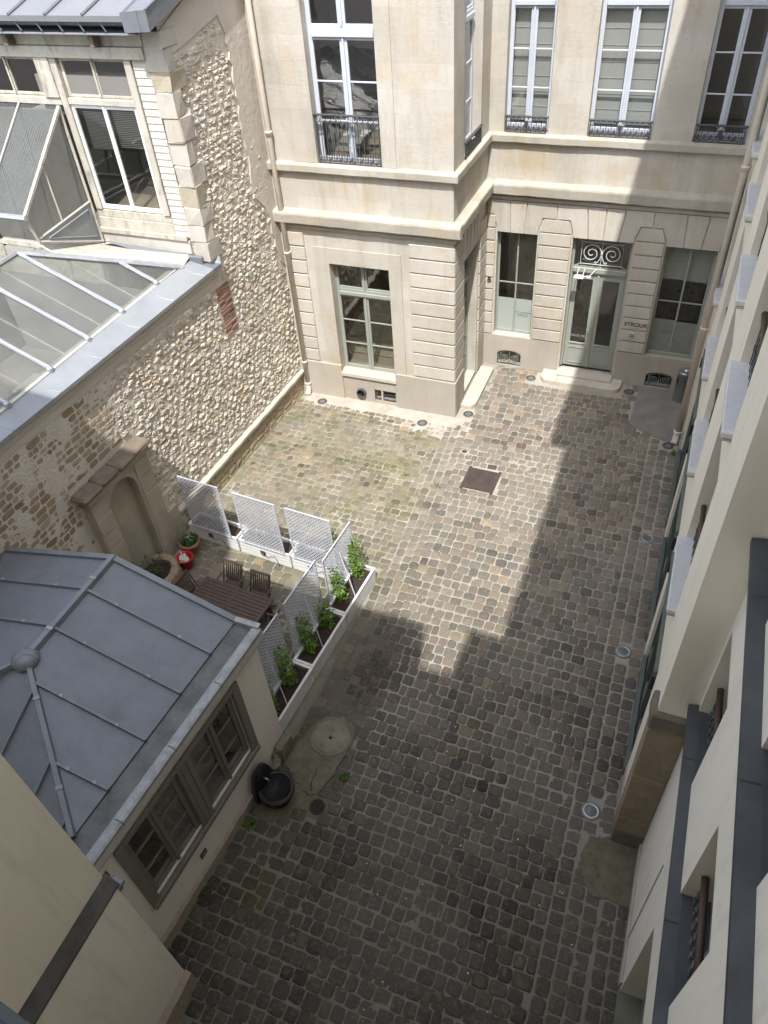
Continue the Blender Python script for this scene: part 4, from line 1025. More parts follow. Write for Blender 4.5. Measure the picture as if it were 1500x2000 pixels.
# ledge and coursed base
g = G()
pts = 26; 
g = G(LW); molding(g, LW, [(0, .60), (.11, .61), (.12, .64), (.12, .70), (.10, .715), (0, .73)], 9.5, 15.55, .008); part('ledge', g, 'step', rw)
for r in range(4):
    u = 9.5 + uni(0, .2); v0 = -.03 + r * .158
    while u < 15.5:
        w = min(uni(.24, .5), 15.52 - u)
        if w > .1:
            g = G(LW); blob(g, u + w / 2, v0 + .079, w - .022, .158 - .02, .035, uni(.012, .03), .006, tuple(q * uni(.9, 1.05) for q in lin((176, 160, 134))), 12, 5.5, .035, -.04, .9, .005); part('base_stone', g, 'rubble', rw)
        u += w
g = G(LW); g.box(9.5, -.05, 0, 15.55, .60, .030); part('base_core', g, 'mortar', rw)
# zinc sheets on top of the wall
u = 2.2; k = 0
while u < 12.4:
    w = 1.12; b = min(u + w, 12.62)
    g = G(LW); g.add([(u, 5.03, .13), (b, 5.03, .13), (b, 5.14, -.46), (u, 5.14, -.46), (u, 4.965, .13), (b, 4.965, .13), (u, 5.04, .13), (b, 5.04, .13)], [(0, 1, 2, 3), (4, 5, 1, 0)])
    g.tube([(u + .01, 5.035, .13), (u + .01 - .05, 5.07, -.10), (u + .01, 5.145, -.44)], .010, 4)
    part('coping_sheet', g, 'zincpale', rw); u = b; 
    if b >= 12.62: break
g = G(LW); g.add([(12.62, 5.03, .13), (12.9, 5.03, .14), (13.0, 5.14, .06), (12.85, 5.22, -.2), (12.62, 5.14, -.46), (12.62, 4.965, .13), (12.9, 4.965, .14), (13.0, 5.05, .07)], [(0, 1, 2, 3, 4), (5, 6, 1, 0), (6, 7, 2, 1)]); part('coping_end', g, 'zinc', rw)
g = G(LW); g.box(2.0, 4.93, -.62, 12.7, 5.06, -.47); part('gutter_channel', g, 'zincdark', rw)

# ------------------------------------------------------------------ blind arch against the wall
ni = thing('stone_niche', 'old stone niche with a blind arch and dark mossy coping against the rubble wall', 'niche', (-9.35, 8.2, 0))
g = G(LW); u0, u1, top = 7.32, 9.02, 3.0; oa, ob = 7.74, 8.56; spr = 2.34
cxn = (oa + ob) / 2; rr = (ob - oa) / 2
arc = [(cxn + rr * cos(pi * i / 14), spr + rr * sin(pi * i / 14)) for i in range(15)]
def arch_face(g, n0, n1):
    P = arc
    g.add([(oa, 0, n1), (u0, 0, n1), (u0, top, n1), (oa, top, n1)], [(1, 0, 3, 2)])
    g.add([(ob, 0, n1), (u1, 0, n1), (u1, top, n1), (ob, top, n1)], [(0, 1, 2, 3)])
    for i in range(14):
        a, b = P[i], P[i + 1]; g.add([(a[0], a[1], n1), (b[0], b[1], n1), (b[0], top, n1), (a[0], top, n1)], [(0, 3, 2, 1)])
    pth = [(ob, 0)] + P + [(oa, 0)]
    for i in range(len(pth) - 1):
        a, b = pth[i], pth[i + 1]; g.add([(a[0], a[1], n1), (b[0], b[1], n1), (b[0], b[1], n0), (a[0], a[1], n0)], [(0, 1, 2, 3)])
arch_face(g, .02, .22)
g.add([(u1, 0, .22), (u1, 0, 0), (u1, top, 0), (u1, top, .22)], [(0, 1, 2, 3)]); g.add([(u0, 0, .22), (u0, 0, 0), (u0, top, 0), (u0, top, .22)], [(0, 3, 2, 1)])
part('arch_front', g, 'niche', ni)
g = G(LW); g.quad((oa - .02, 0, .03), (ob + .02, 0, .03), (ob + .02, top, .03), (oa - .02, top, .03)); part('niche_back', g, 'niche', ni)
for (a, b) in ((7.30, 7.70), (8.62, 9.04)):
    for k in range(7):
        v0 = .0 + k * .40; g = G(LW); g.bbox(a, v0, .21, b, v0 + .396, .245 + uni(-.006, .006), .015, .008); part('pilaster_stone', g, 'niche', ni)
g = G(LW); g.bbox(7.26, 2.82, .21, 9.08, 2.98, .28, .02, .006); part('frieze', g, 'niche', ni)
for k in range(4):
    a = 7.16 + k * .5; b = min(a + .495, 9.12); g = G(LW); g.bbox(a, 2.985, -.02, b, 3.12 + uni(-.012, .012), .38 + uni(-.015, .015), .035, .014); part('coping_stone', g, 'darkstone', ni)
g = G(LW); g.bbox(9.06, 0, .0, 9.5, .95, .10, .02, .01); part('side_block', g, 'niche', ni)
# planted stone trough at its foot
tr = thing('stone_trough', 'raised bed of old yellow stones with soil at the foot of the niche', 'planter', (-9.0, 8.0, 0))
for k in range(9):
    a = R(-75 + k * 24); cx, cy2 = -9.08, 7.86; rx, ry = .42, .50
    x, y = cx + rx * cos(a), cy2 + ry * sin(a)
    for r in range(2):
        fr = (Vector((x, y, r * .26)), Vector((-sin(a), cos(a), 0)), ZV, Vector((cos(a), sin(a), 0)))
        g = G(fr); g.bbox(-.14 + uni(-.02, .02), .0, -.09, .14 + uni(-.02, .02), .25 + uni(-.02, .03) * r, .06 + uni(-.02, .02), .035, .02); part('trough_stone', g, 'pierstone', tr)
g = G(); g.lathe((-9.06, 7.86, 0), [(.40, .36), (.3, .41), (.001, .43)], 20); part('soil', g, 'soil', tr, True)

# ------------------------------------------------------------------ studio building at the upper left
stu = thing('studio_building', 'weathered timber and glass studio building with zinc roof above the rubble wall', 'building', (-11, 12.75, 5.2))
SS = fr_south(12.75)
# corner stones
v = 5.12; k = 0
while v < 9.25:
    h = uni(.26, .50); h = min(h, 9.36 - v); wl = -9.74 + uni(-.07, .05); dp = uni(.22, .30) if k % 2 else uni(.42, .52)
    fr = (lwp(12.72, 0, 0), Vector((1, 0, 0)), ZV, Vector((0, -1, 0)))
    g = G(); xr = lwp(12.9, 0, 0).x + .045; g.bbox(wl, 12.70 + uni(-.01, .01), v, xr + uni(-.01, .01), 12.70 + dp, v + h - .004, .012, .020)
    part('quoin_stone', g, 'niche' if k % 5 == 3 else 'block', stu); v += h; k += 1
g = G(SS); g.box(-16, 4.2, -.3, -9.5, 5.3, -.02); g.box(-10.2, 5.3, -.3, -9.6, 9.3, -.02); part('studio_wall', g, 'mortar', stu)
g = G(SS); g.bbox(-12.05, 5.55, -.1, -9.82, 5.66, .10, .01); g.bbox(-12.02, 5.66, -.1, -10.1, 5.88, .045, .008); g.bbox(-12.02, 5.885, -.1, -10.1, 6.04, .03, .008); part('sill_beam', g, 'oldwood', stu)
g = G(SS); g.bbox(-12.05, 5.26, -.1, -9.80, 5.545, .06, .01); part('sill_board', g, 'board', stu)
g = G(SS); g.bbox(-12.06, 5.02, -.1, -9.55, 5.25, .12, .02); part('zinc_apron', g, 'zinc', stu)
w = make_window(stu, SS, -11.84, 6.06, -10.28, 8.09, .02, 'white', None, 1, 1, .07, .09, .03, 'glass', 'room', 3.0, .09, proud=.02)
gg = G(SS); z = 7.25
while z < 7.95: gg.add([(-11.70, z, -.10), (-11.10, z, -.10), (-11.10, z + .022, -.085), (-11.70, z + .022, -.085)], [(0, 1, 2, 3)]); z += .026
while z < 7.97: z += .1
for q in range(20): gg.add([(-11.0, 7.3 + q * .034, -.11), (-10.42, 7.3 + q * .034, -.11), (-10.42, 7.325 + q * .034, -.095), (-11.0, 7.325 + q * .034, -.095)], [(0, 1, 2, 3)])
part('venetian_blind', gg, 'blind', w)
for (a, b, pr) in ((-12.0, -11.85, .06), (-10.27, -10.12, .07)):
    g = G(SS); g.bbox(a, 6.05, -.1, b, 8.9, pr, .008); part('post', g, 'oldwood', stu)
g = G(SS); g.bbox(-12.0 + .16, 8.10, -.1, -10.28, 8.21, .055, .008); part('rail', g, 'oldwood', stu)
g = G(SS); g.bbox(-16, 8.08, -.1, -12.01, 8.21, .06, .008); part('rail', g, 'oldwood', stu)
g = G(SS); g.bbox(-12.34, 8.215, -.1, -12.0, 8.9, .09, .01); part('post', g, 'oldwood', stu)
for (a, b) in ((-11.84, -10.28), (-13.96, -12.35), (-15.6, -13.98)):
    make_window(stu, SS, a, 8.22, b, 8.90, -.02, 'oldwood', None, 1, 1, .07, .09, .03, 'glass', None, 2, .05, proud=.03)
g = G(SS); a, b, c, d = -16, 7.0, -10.1, 9.3; m0, m1 = -.12, -4
for P in (((a, b, m1), (c, b, m1), (c, d, m1), (a, d, m1)), ((a, b, m0), (a, b, m1), (a, d, m1), (a, d, m0)), ((c, b, m0), (c, d, m0), (c, d, m1), (c, b, m1)), ((a, d, m0), (a, d, m1), (c, d, m1), (c, d, m0))): g.quad(*P)
g.box(-12.2, 8.55, -1.3, -10.2, 8.6, -1.2)
part('room_shell', g, 'room', stu)
g = G(SS); g.bbox(-16, 8.905, -.1, -9.76, 9.10, .10, .01); part('lintel_beam', g, 'oldwood', stu)
g = G(SS); g.bbox(-16, 9.105, -.1, -9.76, 9.33, .05, .01); part('upper_beam', g, 'oldwood', stu)
for x in (-12.75, -10.75): g = G(SS); g.bbox(x, 9.12, .05, x + .10, 9.34, .26, .01, .01); part('bracket', g, 'darkstone', stu)
v = 5.62
while v < 8.88:
    g = G(SS); g.add([(-10.10, v, .04), (-9.75, v, .04), (-9.75, v + .13, .028), (-10.10, v + .13, .028), (-10.10, v, .0), (-9.75, v, .0)], [(0, 1, 2, 3), (4, 5, 1, 0)]); part('weather_board', g, 'board', stu); v += .13
# eaves: soffit strip, hanging gutter with straps, roof
g = G(SS); g.bbox(-16, 9.34, -.1, -9.60, 9.375, .36, .008); part('fascia_strip', g, 'zincpale', stu)
g = G(SS); g.box(-16, 9.375, .0, -9.62, 9.62, .05); part('eaves_board', g, 'void', stu)
g = G(SS); molding(g, SS, [(.14, 9.56), (.18, 9.49), (.26, 9.46), (.34, 9.49), (.38, 9.56), (.38, 9.60), (.36, 9.60), (.35, 9.56), (.26, 9.49), (.18, 9.52), (.15, 9.58)], -16, -9.66); part('gutter', g, 'zinc', stu)
x = -15.9
while x < -9.7:
    g = G(SS); g.tube([(x, 9.60, .39), (x + .01, 9.54, .42), (x + .05, 9.40, .37)], .014, 5); part('gutter_strap', g, 'zincpale', stu); x += .47
def rz(y): return 9.66 + .26 * (y - 12.33)
g = G(); x = -16.3; 
while x < -9.72:
    b = min(x + .82, -9.68)
    g = G(); g.add([(x, 12.30, rz(12.30)), (b, 12.30, rz(12.30)), (b, 16.4, rz(16.4)), (x, 16.4, rz(16.4)), (x, 12.30, rz(12.30) - .09), (b, 12.30, rz(12.30) - .09)], [(0, 1, 2, 3), (4, 5, 1, 0)]); part('roof_sheet', g, 'roofzinc', stu)
    g = G(); g.tube([(x, 12.29, rz(12.29) + .02), (x, 16.4, rz(16.4) + .02)], .028, 5); part('roof_batten', g, 'zinc', stu); x = b
    if b >= -9.68: break
g = G()
a0, a1 = -9.72, -9.10
def ex(y, u=0): return lwp(y, 0, 0).x + .20 + u
for (ya, yb) in ((12.28, 13.3), (13.3, 14.4), (14.4, 15.5)):
    g = G(); g.add([(a0, ya, rz(ya) + .02), (ex(ya), ya, rz(ya) + .10), (ex(yb), yb, rz(yb) + .10), (a0, yb, rz(yb) + .02), (ex(ya) , ya, rz(ya) - .22), (ex(yb), yb, rz(yb) - .22)], [(0, 1, 2, 3), (1, 4, 5, 2)])
    g.tube([(ex(ya), ya, rz(ya) + .10), (ex(yb), yb, rz(yb) + .10)], .016, 5); g.tube([(ex(ya), ya + .01, rz(ya) + .10), (ex(ya), ya + .01, rz(ya) - .22)], .010, 4)
    part('verge_sheet', g, 'zinc', stu)
g = G(); y = 12.28; g.add([(a0 - .02, y, rz(y) - .24), (ex(y), y, rz(y) - .22), (ex(y), y, rz(y) + .10), (a0 - .02, y, rz(y) + .06)], [(0, 1, 2, 3)]); g.tube([(-9.4, y - .004, rz(y) - .22), (-9.4, y - .004, rz(y) + .09)], .008, 4); part('verge_end', g, 'zinc', stu)
# body behind (keeps the roof closed)
g = G(); g.box(-16, 16.4, 4, -9.5, 16.6, 11); part('rear_wall', g, 'mortar', stu)

# ------------------------------------------------------------------ ribbed plastic roof beside it
gr = thing('glazed_roof', 'large ribbed plastic skylight roof with silver taped bars behind the rubble wall', 'skylight', (-11, 9, 5.2))
EX, EZ, RX, RZ = -9.98, 5.16, -12.06, 6.08
def rp(x, y): return (x, y, EZ + (RZ - EZ) * (x - EX) / (RX - EX))
ybars = [4.9, 6.0, 7.10, 8.19, 9.25, 10.31]
hipe = (-9.86, 12.30)      # foot of the hip
def hipx(y): t = (y - 10.31) / (12.30 - 10.31); return RX + (hipe[0] - RX) * t
panels = []
for i in range(len(ybars) - 1):
    a, b = ybars[i], ybars[i + 1]; panels.append([rp(EX, a), rp(EX, b), rp(RX, b), rp(RX, a)])
panels.append([rp(EX, 10.31), rp(EX, 11.50), rp(hipx(11.50), 11.50), rp(RX, 10.31)])
panels.append([rp(EX, 11.50), rp(hipe[0], 12.30), rp(hipx(11.50), 11.50)])
for P in panels: g = G(); g.add([tuple(p) for p in P], [tuple(range(len(P)))]); part('roof_pane', g, 'poly', gr)
for P in [[rp(RX, ybars[i]), rp(RX, ybars[i + 1]), (RX - 2.1, ybars[i + 1], EZ), (RX - 2.1, ybars[i], EZ)] for i in range(len(ybars) - 1)]:
    g = G(); g.add(P, [(0, 1, 2, 3)]); part('roof_pane', g, 'poly', gr)
g = G(); g.add([rp(RX, 10.31), rp(hipe[0], 12.30), (-9.86, 12.72, 5.24), (-12.06, 12.72, 5.28)], [(0, 1, 2, 3)]); part('valley_sheet', g, 'oldwood', gr)
g = G(); g.add([(-9.95, 12.66, 5.28), (-11.9, 12.66, 5.34), (-11.9, 12.4, 5.50), (-9.95, 12.36, 5.18)], [(0, 1, 2, 3)]); part('apron_flashing', g, 'zinc', gr)
def tbar(pa, pb, r=.042, end=True):
    g = G(); A, B = Vector(pa), Vector(pb); k = 9; L = []
    for i in range(k + 1):
        t = i / k; q = A.lerp(B, t); L.append((q.x, q.y, q.z + .045 + uni(-.006, .006)))
    g.tube(L, r, 7, rr=[r * uni(.9, 1.15) for _ in L]); L2 = [(p[0], p[1] + .03, p[2] - .028) for p in L]; g.tube(L2, r * .9, 5)
    part('taped_bar', g, 'foil', gr, False)
    if end:
        g = G(); g.lathe((pb[0], pb[1], pb[2] - .02), [(.001, -.05), (.05, -.04), (.066, .0), (.062, .07), (.03, .10), (.001, .105)], 8); part('bar_end', g, 'foil', gr)
for y in ybars: tbar(rp(RX, y), rp(EX + .03, y))
tbar(rp(hipx(11.50), 11.50), rp(EX + .03, 11.50))
tbar(rp(RX, 10.31), rp(hipe[0], 12.30), .06)
g = G(); g.tube([(RX, 4.9, RZ + .04), (RX, 10.31, RZ + .04)], .05, 6); part('ridge_bar', g, 'foil', gr)
g = G(); g.box(EX - .10, 3, EZ - .05, EX + .06, 12.3, EZ + .004 - .02); part('eaves_timber', g, 'board', gr)
for y in [5.45, 6.55, 7.64, 8.72, 9.78, 10.9]:
    g = G(); A = rp(EX - .05, y); B = rp(RX, y); g.tube([(A[0], A[1], A[2] - .06), (B[0], B[1], B[2] - .06)], .022, 4); part('rafter', g, 'board', gr)
# what stands below the sheets
g = G(); g.box(-15.9, 3.0, 2.0, -9.95, 12.6, 2.1); part('inner_floor', g, 'room', gr)
g = G(); g.box(-10.0, 3, 2.1, -9.96, 12.7, 5.0); g.box(-16, 3, 2.1, -15.9, 12.7, 5.1); g.box(-16, 2.9, 2.1, -9.9, 3.0, 5.6); part('inner_wall', g, 'roomlight', gr)
g = G(); g.bbox(-12.2, 8.0, 2.1, -10.8, 9.2, 2.85, .03); part('inner_table', g, 'board', gr)
g = G(); g.bbox(-11.2, 6.6, 2.1, -10.2, 7.6, 3.9, .03); part('inner_cabinet', g, 'terracotta', gr)
g = G(); g.bbox(-13.4, 9.8, 2.1, -12.6, 10.6, 3.0, .03); g.bbox(-11.6, 10.6, 2.1, -10.6, 11.3, 2.9, .03); part('inner_chairs', g, 'roomlight', gr)

# ------------------------------------------------------------------ lean-to conservatory on the studio front
lt = thing('lean_to', 'lean-to conservatory of ribbed plastic sheets against the studio front', 'conservatory', (-13.2, 11.8, 5.5))
X = -12.08; A = (X, 12.66, 8.06); B = (X, 10.82, 6.60); Cc = (X, 10.95, 6.06); D = (X, 12.66, 5.34); E = (X, 12.66, 6.22)
m1 = (X, 11.72, 7.30); m2 = (X, 11.72, 6.12)
g = G(); g.add([B, m1, m2, (X, 10.93, 6.12)], [(0, 1, 2, 3)]); part('side_pane', g, 'polyx', lt)
g = G(); g.add([m1, A, E, m2], [(0, 1, 2, 3)]); part('side_pane', g, 'polyx', lt)
g = G(); g.add([(X + .01, 10.95, 6.10), (X + .01, 11.72, 6.12), (X + .01, 12.66, 6.22), (X + .01, 12.66, 5.34)], [(0, 1, 2, 3)]); part('solid_panel', g, 'zincpale', lt)
g = G(); g.tube([(X + .02, 11.2, 6.03), (X + .02, 12.5, 6.10), (X + .02, 12.5, 5.52), (X + .02, 11.2, 6.03)], .018, 4); part('panel_molding', g, 'zincpale', lt)
for pa, pb, r in ((A, B, .045), (B, Cc, .04), (Cc, D, .035), (A, D, .04), (m1, m2, .02), ((X, 10.95, 6.11), (X, 12.66, 6.22), .025)):
    g = G(); g.tube([pa, pb], r, 5); part('frame_bar', g, 'oldwood' if r > .036 else 'board', lt)
xs = [-12.08, -13.05, -14.0, -14.95, -16]
for i in range(4):
    a, b = xs[i], xs[i + 1]
    g = G(); g.add([(a, 12.66, 8.08), (a, 10.80, 6.62), (b, 10.80, 6.62), (b, 12.66, 8.08)], [(0, 1, 2, 3)]); part('roof_pane', g, 'polyc', lt)
    g = G(); g.tube([(b, 12.66, 8.11), (b, 10.79, 6.65)], .022, 5); part('glazing_bar', g, 'board', lt)
    g = G(); g.add([(a, 10.84, 6.55), (a, 10.95, 6.0), (b, 10.95, 6.0), (b, 10.84, 6.55)], [(0, 1, 2, 3)]); part('front_pane', g, 'glass', lt)
    g = G(); g.tube([(b, 10.84, 6.55), (b, 10.95, 5.9)], .03, 5); part('glazing_bar', g, 'rust', lt)
g = G(); g.tube([(-16, 10.78, 6.60), (-12.0, 10.78, 6.60)], .06, 7); part('front_gutter', g, 'foil', lt)
g = G(); g.box(-16, 10.9, 5.95, -12.05, 11.0, 6.05); part('front_sill', g, 'oldwood', lt)
g = G(); g.box(-15.9, 12.6, 5.2, -12.1, 12.68, 8.0); part('inner_wall', g, 'room', lt)

# ------------------------------------------------------------------ garden house
gh = thing('garden_house', 'low pink rendered garden house with grey zinc hipped roof and taupe windows', 'house', (-5.5, 3.5, 0))
GU = Vector((.07, 1, 0)).normalized(); GN = Vector((GU.y, -GU.x, 0)); GO = Vector((-5.17, 0, 0)); GF = (GO, GU, ZV, GN)
def gp(u, v, n): return GO + GU * u + ZV * v + GN * n
wu0, wu1, wv0, wv1 = 2.23, 4.69, 1.09, 2.76
g = G(GF); wall_holes(g, .8, -.05, 5.43, 3.24, [(wu0, wv0, wu1, wv1)], 0, .2); part('wall', g, 'pink', gh)
g = G(); A = gp(5.43, 0, 0); g.box(-9.4, A.y - .25, -.05, A.x - .04, A.y - .004, 3.24); part('end_wall', g, 'pink', gh)
# rough plinth
g = G(GF); us = [.9 + i * .15 for i in range(31)]; P = []
vs = [(u, -.05, .055) for u in us] + [(u, .26 + .05 * pnoise(Vector((u * 3, 0, 0))), .055 + .01 * pnoise(Vector((u * 5, 1, 0)))) for u in us] + [(u, .29 + .05 * pnoise(Vector((u * 3, 0, 0))), 0.002) for u in us]
vs = [(a, b if b < 0 else b - .06, c) for a, b, c in vs]; n = len(us); g.add(vs, [(i, i + 1, i + 1 + n, i + n) for i in range(n - 1)] + [(i + n, i + 1 + n, i + 1 + 2 * n, i + 2 * n) for i in range(n - 1)]); part('plinth', g, 'taupe_pl', gh)
g = G(GF); g.bbox(5.08, -.05, .0, 5.50, .44, .15, .05, .015); g.bbox(5.0, -.05, .0, 5.10, .33, .12, .03, .01); part('corner_stone', g, 'slab', gh)
# the wide taupe window frame and its two double windows
g = G(GF); fwd = .045
g.bbox(wu0 - .13, wv0 - .10, -.02, wu1 + .13, wv0 - .0, .07, .01); g.bbox(wu0 - .13, wv0, -.02, wu0 + .02, wv1 + .10, fwd, .01); g.bbox(wu1 - .02, wv0, -.02, wu1 + .13, wv1 + .10, fwd, .01)
g.bbox(wu0 + .02, wv1 - .0, -.02, wu1 - .02, wv1 + .10, fwd, .01)
mc = (wu0 + wu1) / 2
g.bbox(mc - .13, wv0, -.15, mc + .13, wv1, .035, .01); g.box(mc - .07, wv0 + .02, .035, mc - .045, wv1 - .02, .05); g.box(mc + .045, wv0 + .02, .035, mc + .07, wv1 - .02, .05)
part('window_surround', g, 'taupe', gh)
for (a, b) in ((wu0 + .02, mc - .13), (mc + .13, wu1 - .02)):
    make_window(gh, GF, a, wv0, b, wv1, -.05, 'taupe', None, 3, 1, .09, .15, .028, 'glassgreen', 'room', 2.2, .09, name='casement_window', proud=.035, room_top=.2)
for (a, v, s_) in ((3.12, .50, 1), (1.86, 2.62, 1.0)):
    g = G(GF); g.bbox(a - .07, v, .0, a + .07, v + .13, .02, .004); part('air_vent', g, 'rust', gh)
    g = G(GF); [g.box(a - .055, v + .018 + k * .026, .02, a + .055, v + .028 + k * .026, .026) for k in range(4)]; part('vent_slats', g, 'taupe', gh)
# eaves: board, outer rim, flat lined gutter
g = G(); molding(g, GF, [(0, 2.96), (.04, 2.97), (.06, 3.02), (.10, 3.04), (.115, 3.10), (.115, 3.24), (0, 3.24)], 1.2, 5.52, .004); part('eaves_board', g, 'board', gh)
u = 1.3
while u < 5.5:
    b = min(u + 1.05, 5.56); g = G(); molding(g, GF, [(-.05, 3.245), (.10, 3.245), (.13, 3.27), (.13, 3.315), (.10, 3.33), (-.01, 3.325), (-.03, 3.29), (-.05, 3.262)], u, b - .006); part('gutter_rim', g, 'rim', gh)
    g = G(); A = (u + .01); g.tube([tuple(gp(A, 3.25, .13)), tuple(gp(A, 3.335, .115)), tuple(gp(A, 3.335, .03))], .010, 4); part('rim_clip', g, 'rim', gh); u = b
    if b > 5.55: break
g = G(GF); nseg = 12
for i in range(nseg):
    a = 1.3 + i * (4.24 / nseg); b = a + 4.24 / nseg
    g.quad((a, 3.262, -.045), (b, 3.262, -.045), (b, 3.255, -.34), (a, 3.255, -.34))
part('gutter_lining', g, 'zincdark', gh)
# roof planes (apex line of the ridge at x=-7.08)
RXg, RZg, Yg, Yh = -7.08, 4.0, 5.50, 3.60
def ev(u): p = gp(u, 0, -.34); return (p.x, p.y, 3.275)
yb = [5.50, 4.85, 4.13, 3.36, 2.62, 1.98]
hipA = (RXg, Yh, RZg); hipB = ev(1.98)
def hipt(y): t = (Yh - y) / (Yh - hipB[1]); return (RXg + (hipB[0] - RXg) * t, y, RZg + (hipB[2] - RZg) * t)
def rtop(y): return (RXg, y, RZg) if y >= Yh else hipt(y)
for i in range(5):
    a, b = yb[i], yb[i + 1]; pa, pb = rtop(a), rtop(b); P = [ev(a), pa]
    if a > Yh > b: P.append(hipA)
    if i < 4: P += [pb, ev(b)]
    else: P += [hipB]
    g = G(); g.add(P, [tuple(range(len(P)))]); part('zinc_sheet', g, 'zinc', gh)
LE = lambda y: (-9.42, y, 3.42)
for i, (a, b) in enumerate(((5.5, 4.86), (4.86, 4.15), (4.15, 3.6))):
    g = G(); g.add([(RXg, a, RZg), LE(a), LE(b), (RXg, b, RZg)], [(0, 1, 2, 3)]); part('zinc_sheet', g, 'zinc', gh)
g = G(); g.add([hipA, LE(3.6), LE(1.2)], [(0, 1, 2)]); part('zinc_sheet', g, 'zinc', gh)
nb = [hipB, (hipB[0], .9, 3.0), (-9.4, .9, 3.0), LE(1.2)]
hx = [hipA, hipt(3.30), hipt(2.66), hipt(2.16), hipB]
def down(p): return (p[0], .7, RZg + (p[2] - RZg) - (p[1] - .7) * .40)
for i in range(4):
    g = G(); g.add([hx[i], hx[i + 1], down(hx[i + 1]), down(hx[i])], [(0, 1, 2, 3)]); part('zinc_sheet', g, 'zinc', gh)
g = G(); g.add([hipA, down(hipA), (-9.42, .7, 2.7), LE(1.2)], [(0, 1, 2, 3)]); part('zinc_sheet', g, 'zinc', gh)
def batten(pa, pb, w=.045, h=.045, nm='batten', mat='batten', clips=2):
    A, B = Vector(pa), Vector(pb); d = (B - A); L = d.length; d.normalize(); s_ = d.cross(ZV).normalized(); up = s_.cross(d).normalized()
    fr = (A, d, s_, up); g = G(fr)
    P = [(0, -w / 2, -.01), (0, -w * .36, h), (0, w * .36, h), (0, w / 2, -.01)]
    g.add(P + [(L, y, z) for _, y, z in P], [(0, 1, 2, 3), (7, 6, 5, 4)] + [(i + 1, i, i + 4, i + 5) for i in range(3)]); part(nm, g, mat, gh)
    for k in range(clips):
        t = L * (k + .5) / clips; g = G(fr); g.bbox(t - .025, -w * .5, h - .004, t + .025, w * .5, h + .010, .004); part('batten_clip', g, 'rim', gh)
for y in yb[1:5]: batten(rtop(y), ev(y))
for y in (4.86, 4.15): batten((RXg, y, RZg), LE(y))
for p in hx[1:4]: batten(p, down(p), clips=1)
batten(hipA, hipB, .085, .055, 'hip_cap', 'batten', 2); batten(hipA, LE(1.2), .085, .055, 'hip_cap', 'batten', 2)
batten((RXg, Yg + .03, RZg), hipA, .11, .06, 'ridge_cap', 'batten', 2)
g = G(); g.lathe((RXg - .02, Yh - .02, RZg), [(.19, -.03), (.18, .035), (.11, .085), (.001, .10)], 12); part('ridge_knob', g, 'batten', gh, True)
g = G()
for a in (.4, 2.3, 4.4): g.tube([(RXg - .02 + .185 * cos(a), Yh - .02 + .185 * sin(a), RZg + .02), (RXg - .02 + .11 * cos(a), Yh - .02 + .11 * sin(a), RZg + .09), (RXg - .02, Yh - .02, RZg + .105)], .007, 4)
part('knob_seams', g, 'rim', gh)
A = Vector(ev(5.5)); B = gp(5.5, 3.32, .10)
for pa, pb in (((RXg, 5.50, RZg), A), (A, B), ((RXg, 5.50, RZg), Vector(LE(5.5)))):
    pa, pb = Vector(pa), Vector(pb); d = pb - pa; L = d.length; d.normalize(); fr = (pa, d, Vector((0, 1, 0)), Vector((0, 0, 1))); g = G(fr)
    g.add([(0, -.04, -.10), (0, -.04, .05), (0, .05, .05), (0, .05, -.14), (L, -.04, -.10), (L, -.04, .05), (L, .05, .05), (L, .05, -.14)], [(0, 1, 5, 4), (1, 2, 6, 5), (2, 3, 7, 6)]); part('verge_strip', g, 'rim' if L < 1 else 'batten', gh)
g = G(); g.add([(-9.5, 5.52, 3.40), (-8.95, 5.50, 3.47), (-8.95, 5.0, 3.49), (-9.5, 5.0, 3.47)], [(0, 1, 2, 3)]); part('lead_patch', g, 'zincdark', gh)
g = G(); g.box(-9.4, .7, -.05, -9.3, 5.3, 3.4); part('side_wall', g, 'pink', gh)

# ------------------------------------------------------------------ tall cream wing at the lower left
cw = thing('cream_wing', 'tall plain cream rendered wing with a sloping zinc ledge in the lower left', 'building', (-5.5, .5, 0))
g = G(); g.box(-12.5, -.45, -.05, -4.40, 1.66, 3.50); part('lower_wall', g, 'cream2', cw)
g = G(); g.box(-12.5, -.44, 3.50, -4.50, 1.655, 12.9); part('upper_wall', g, 'cream', cw)
g = G(); g.box(-12.5, -.43, 12.9, -6.2, 1.65, 15.9); part('attic_wall', g, 'cream', cw)
g = G(); a, b = -.45, 1.70
g.add([(-4.385, a, 3.50), (-4.385, b, 3.50), (-4.385, b, 3.54), (-4.385, a, 3.54), (-4.503, b, 3.72), (-4.503, a, 3.72), (-4.503, b, 3.5), (-4.503, a, 3.5)], [(0, 1, 2, 3), (3, 2, 4, 5), (1, 6, 4, 2), (0, 3, 5, 7), (0, 7, 6, 1)]); part('zinc_ledge', g, 'zincdark', cw)
g = G(); g.bbox(-4.50, 1.66, 3.44, -4.37, 1.76, 3.50, .01); g.bbox(-4.45, 1.66, 3.36, -4.39, 1.72, 3.44, .01); part('ledge_bracket', g, 'batten', cw)
g = G(); n = 14; ys = [-.45 + i * 2.13 / n for i in range(n + 1)]
vs = [(-4.31, y, -.05) for y in ys] + [(-4.31 + .01 * pnoise(Vector((y * 5, 0, 0))), y, .42 + .05 * pnoise(Vector((y * 4, 3, 0)))) for y in ys] + [(-4.398, y, .46 + .05 * pnoise(Vector((y * 4, 3, 0)))) for y in ys]
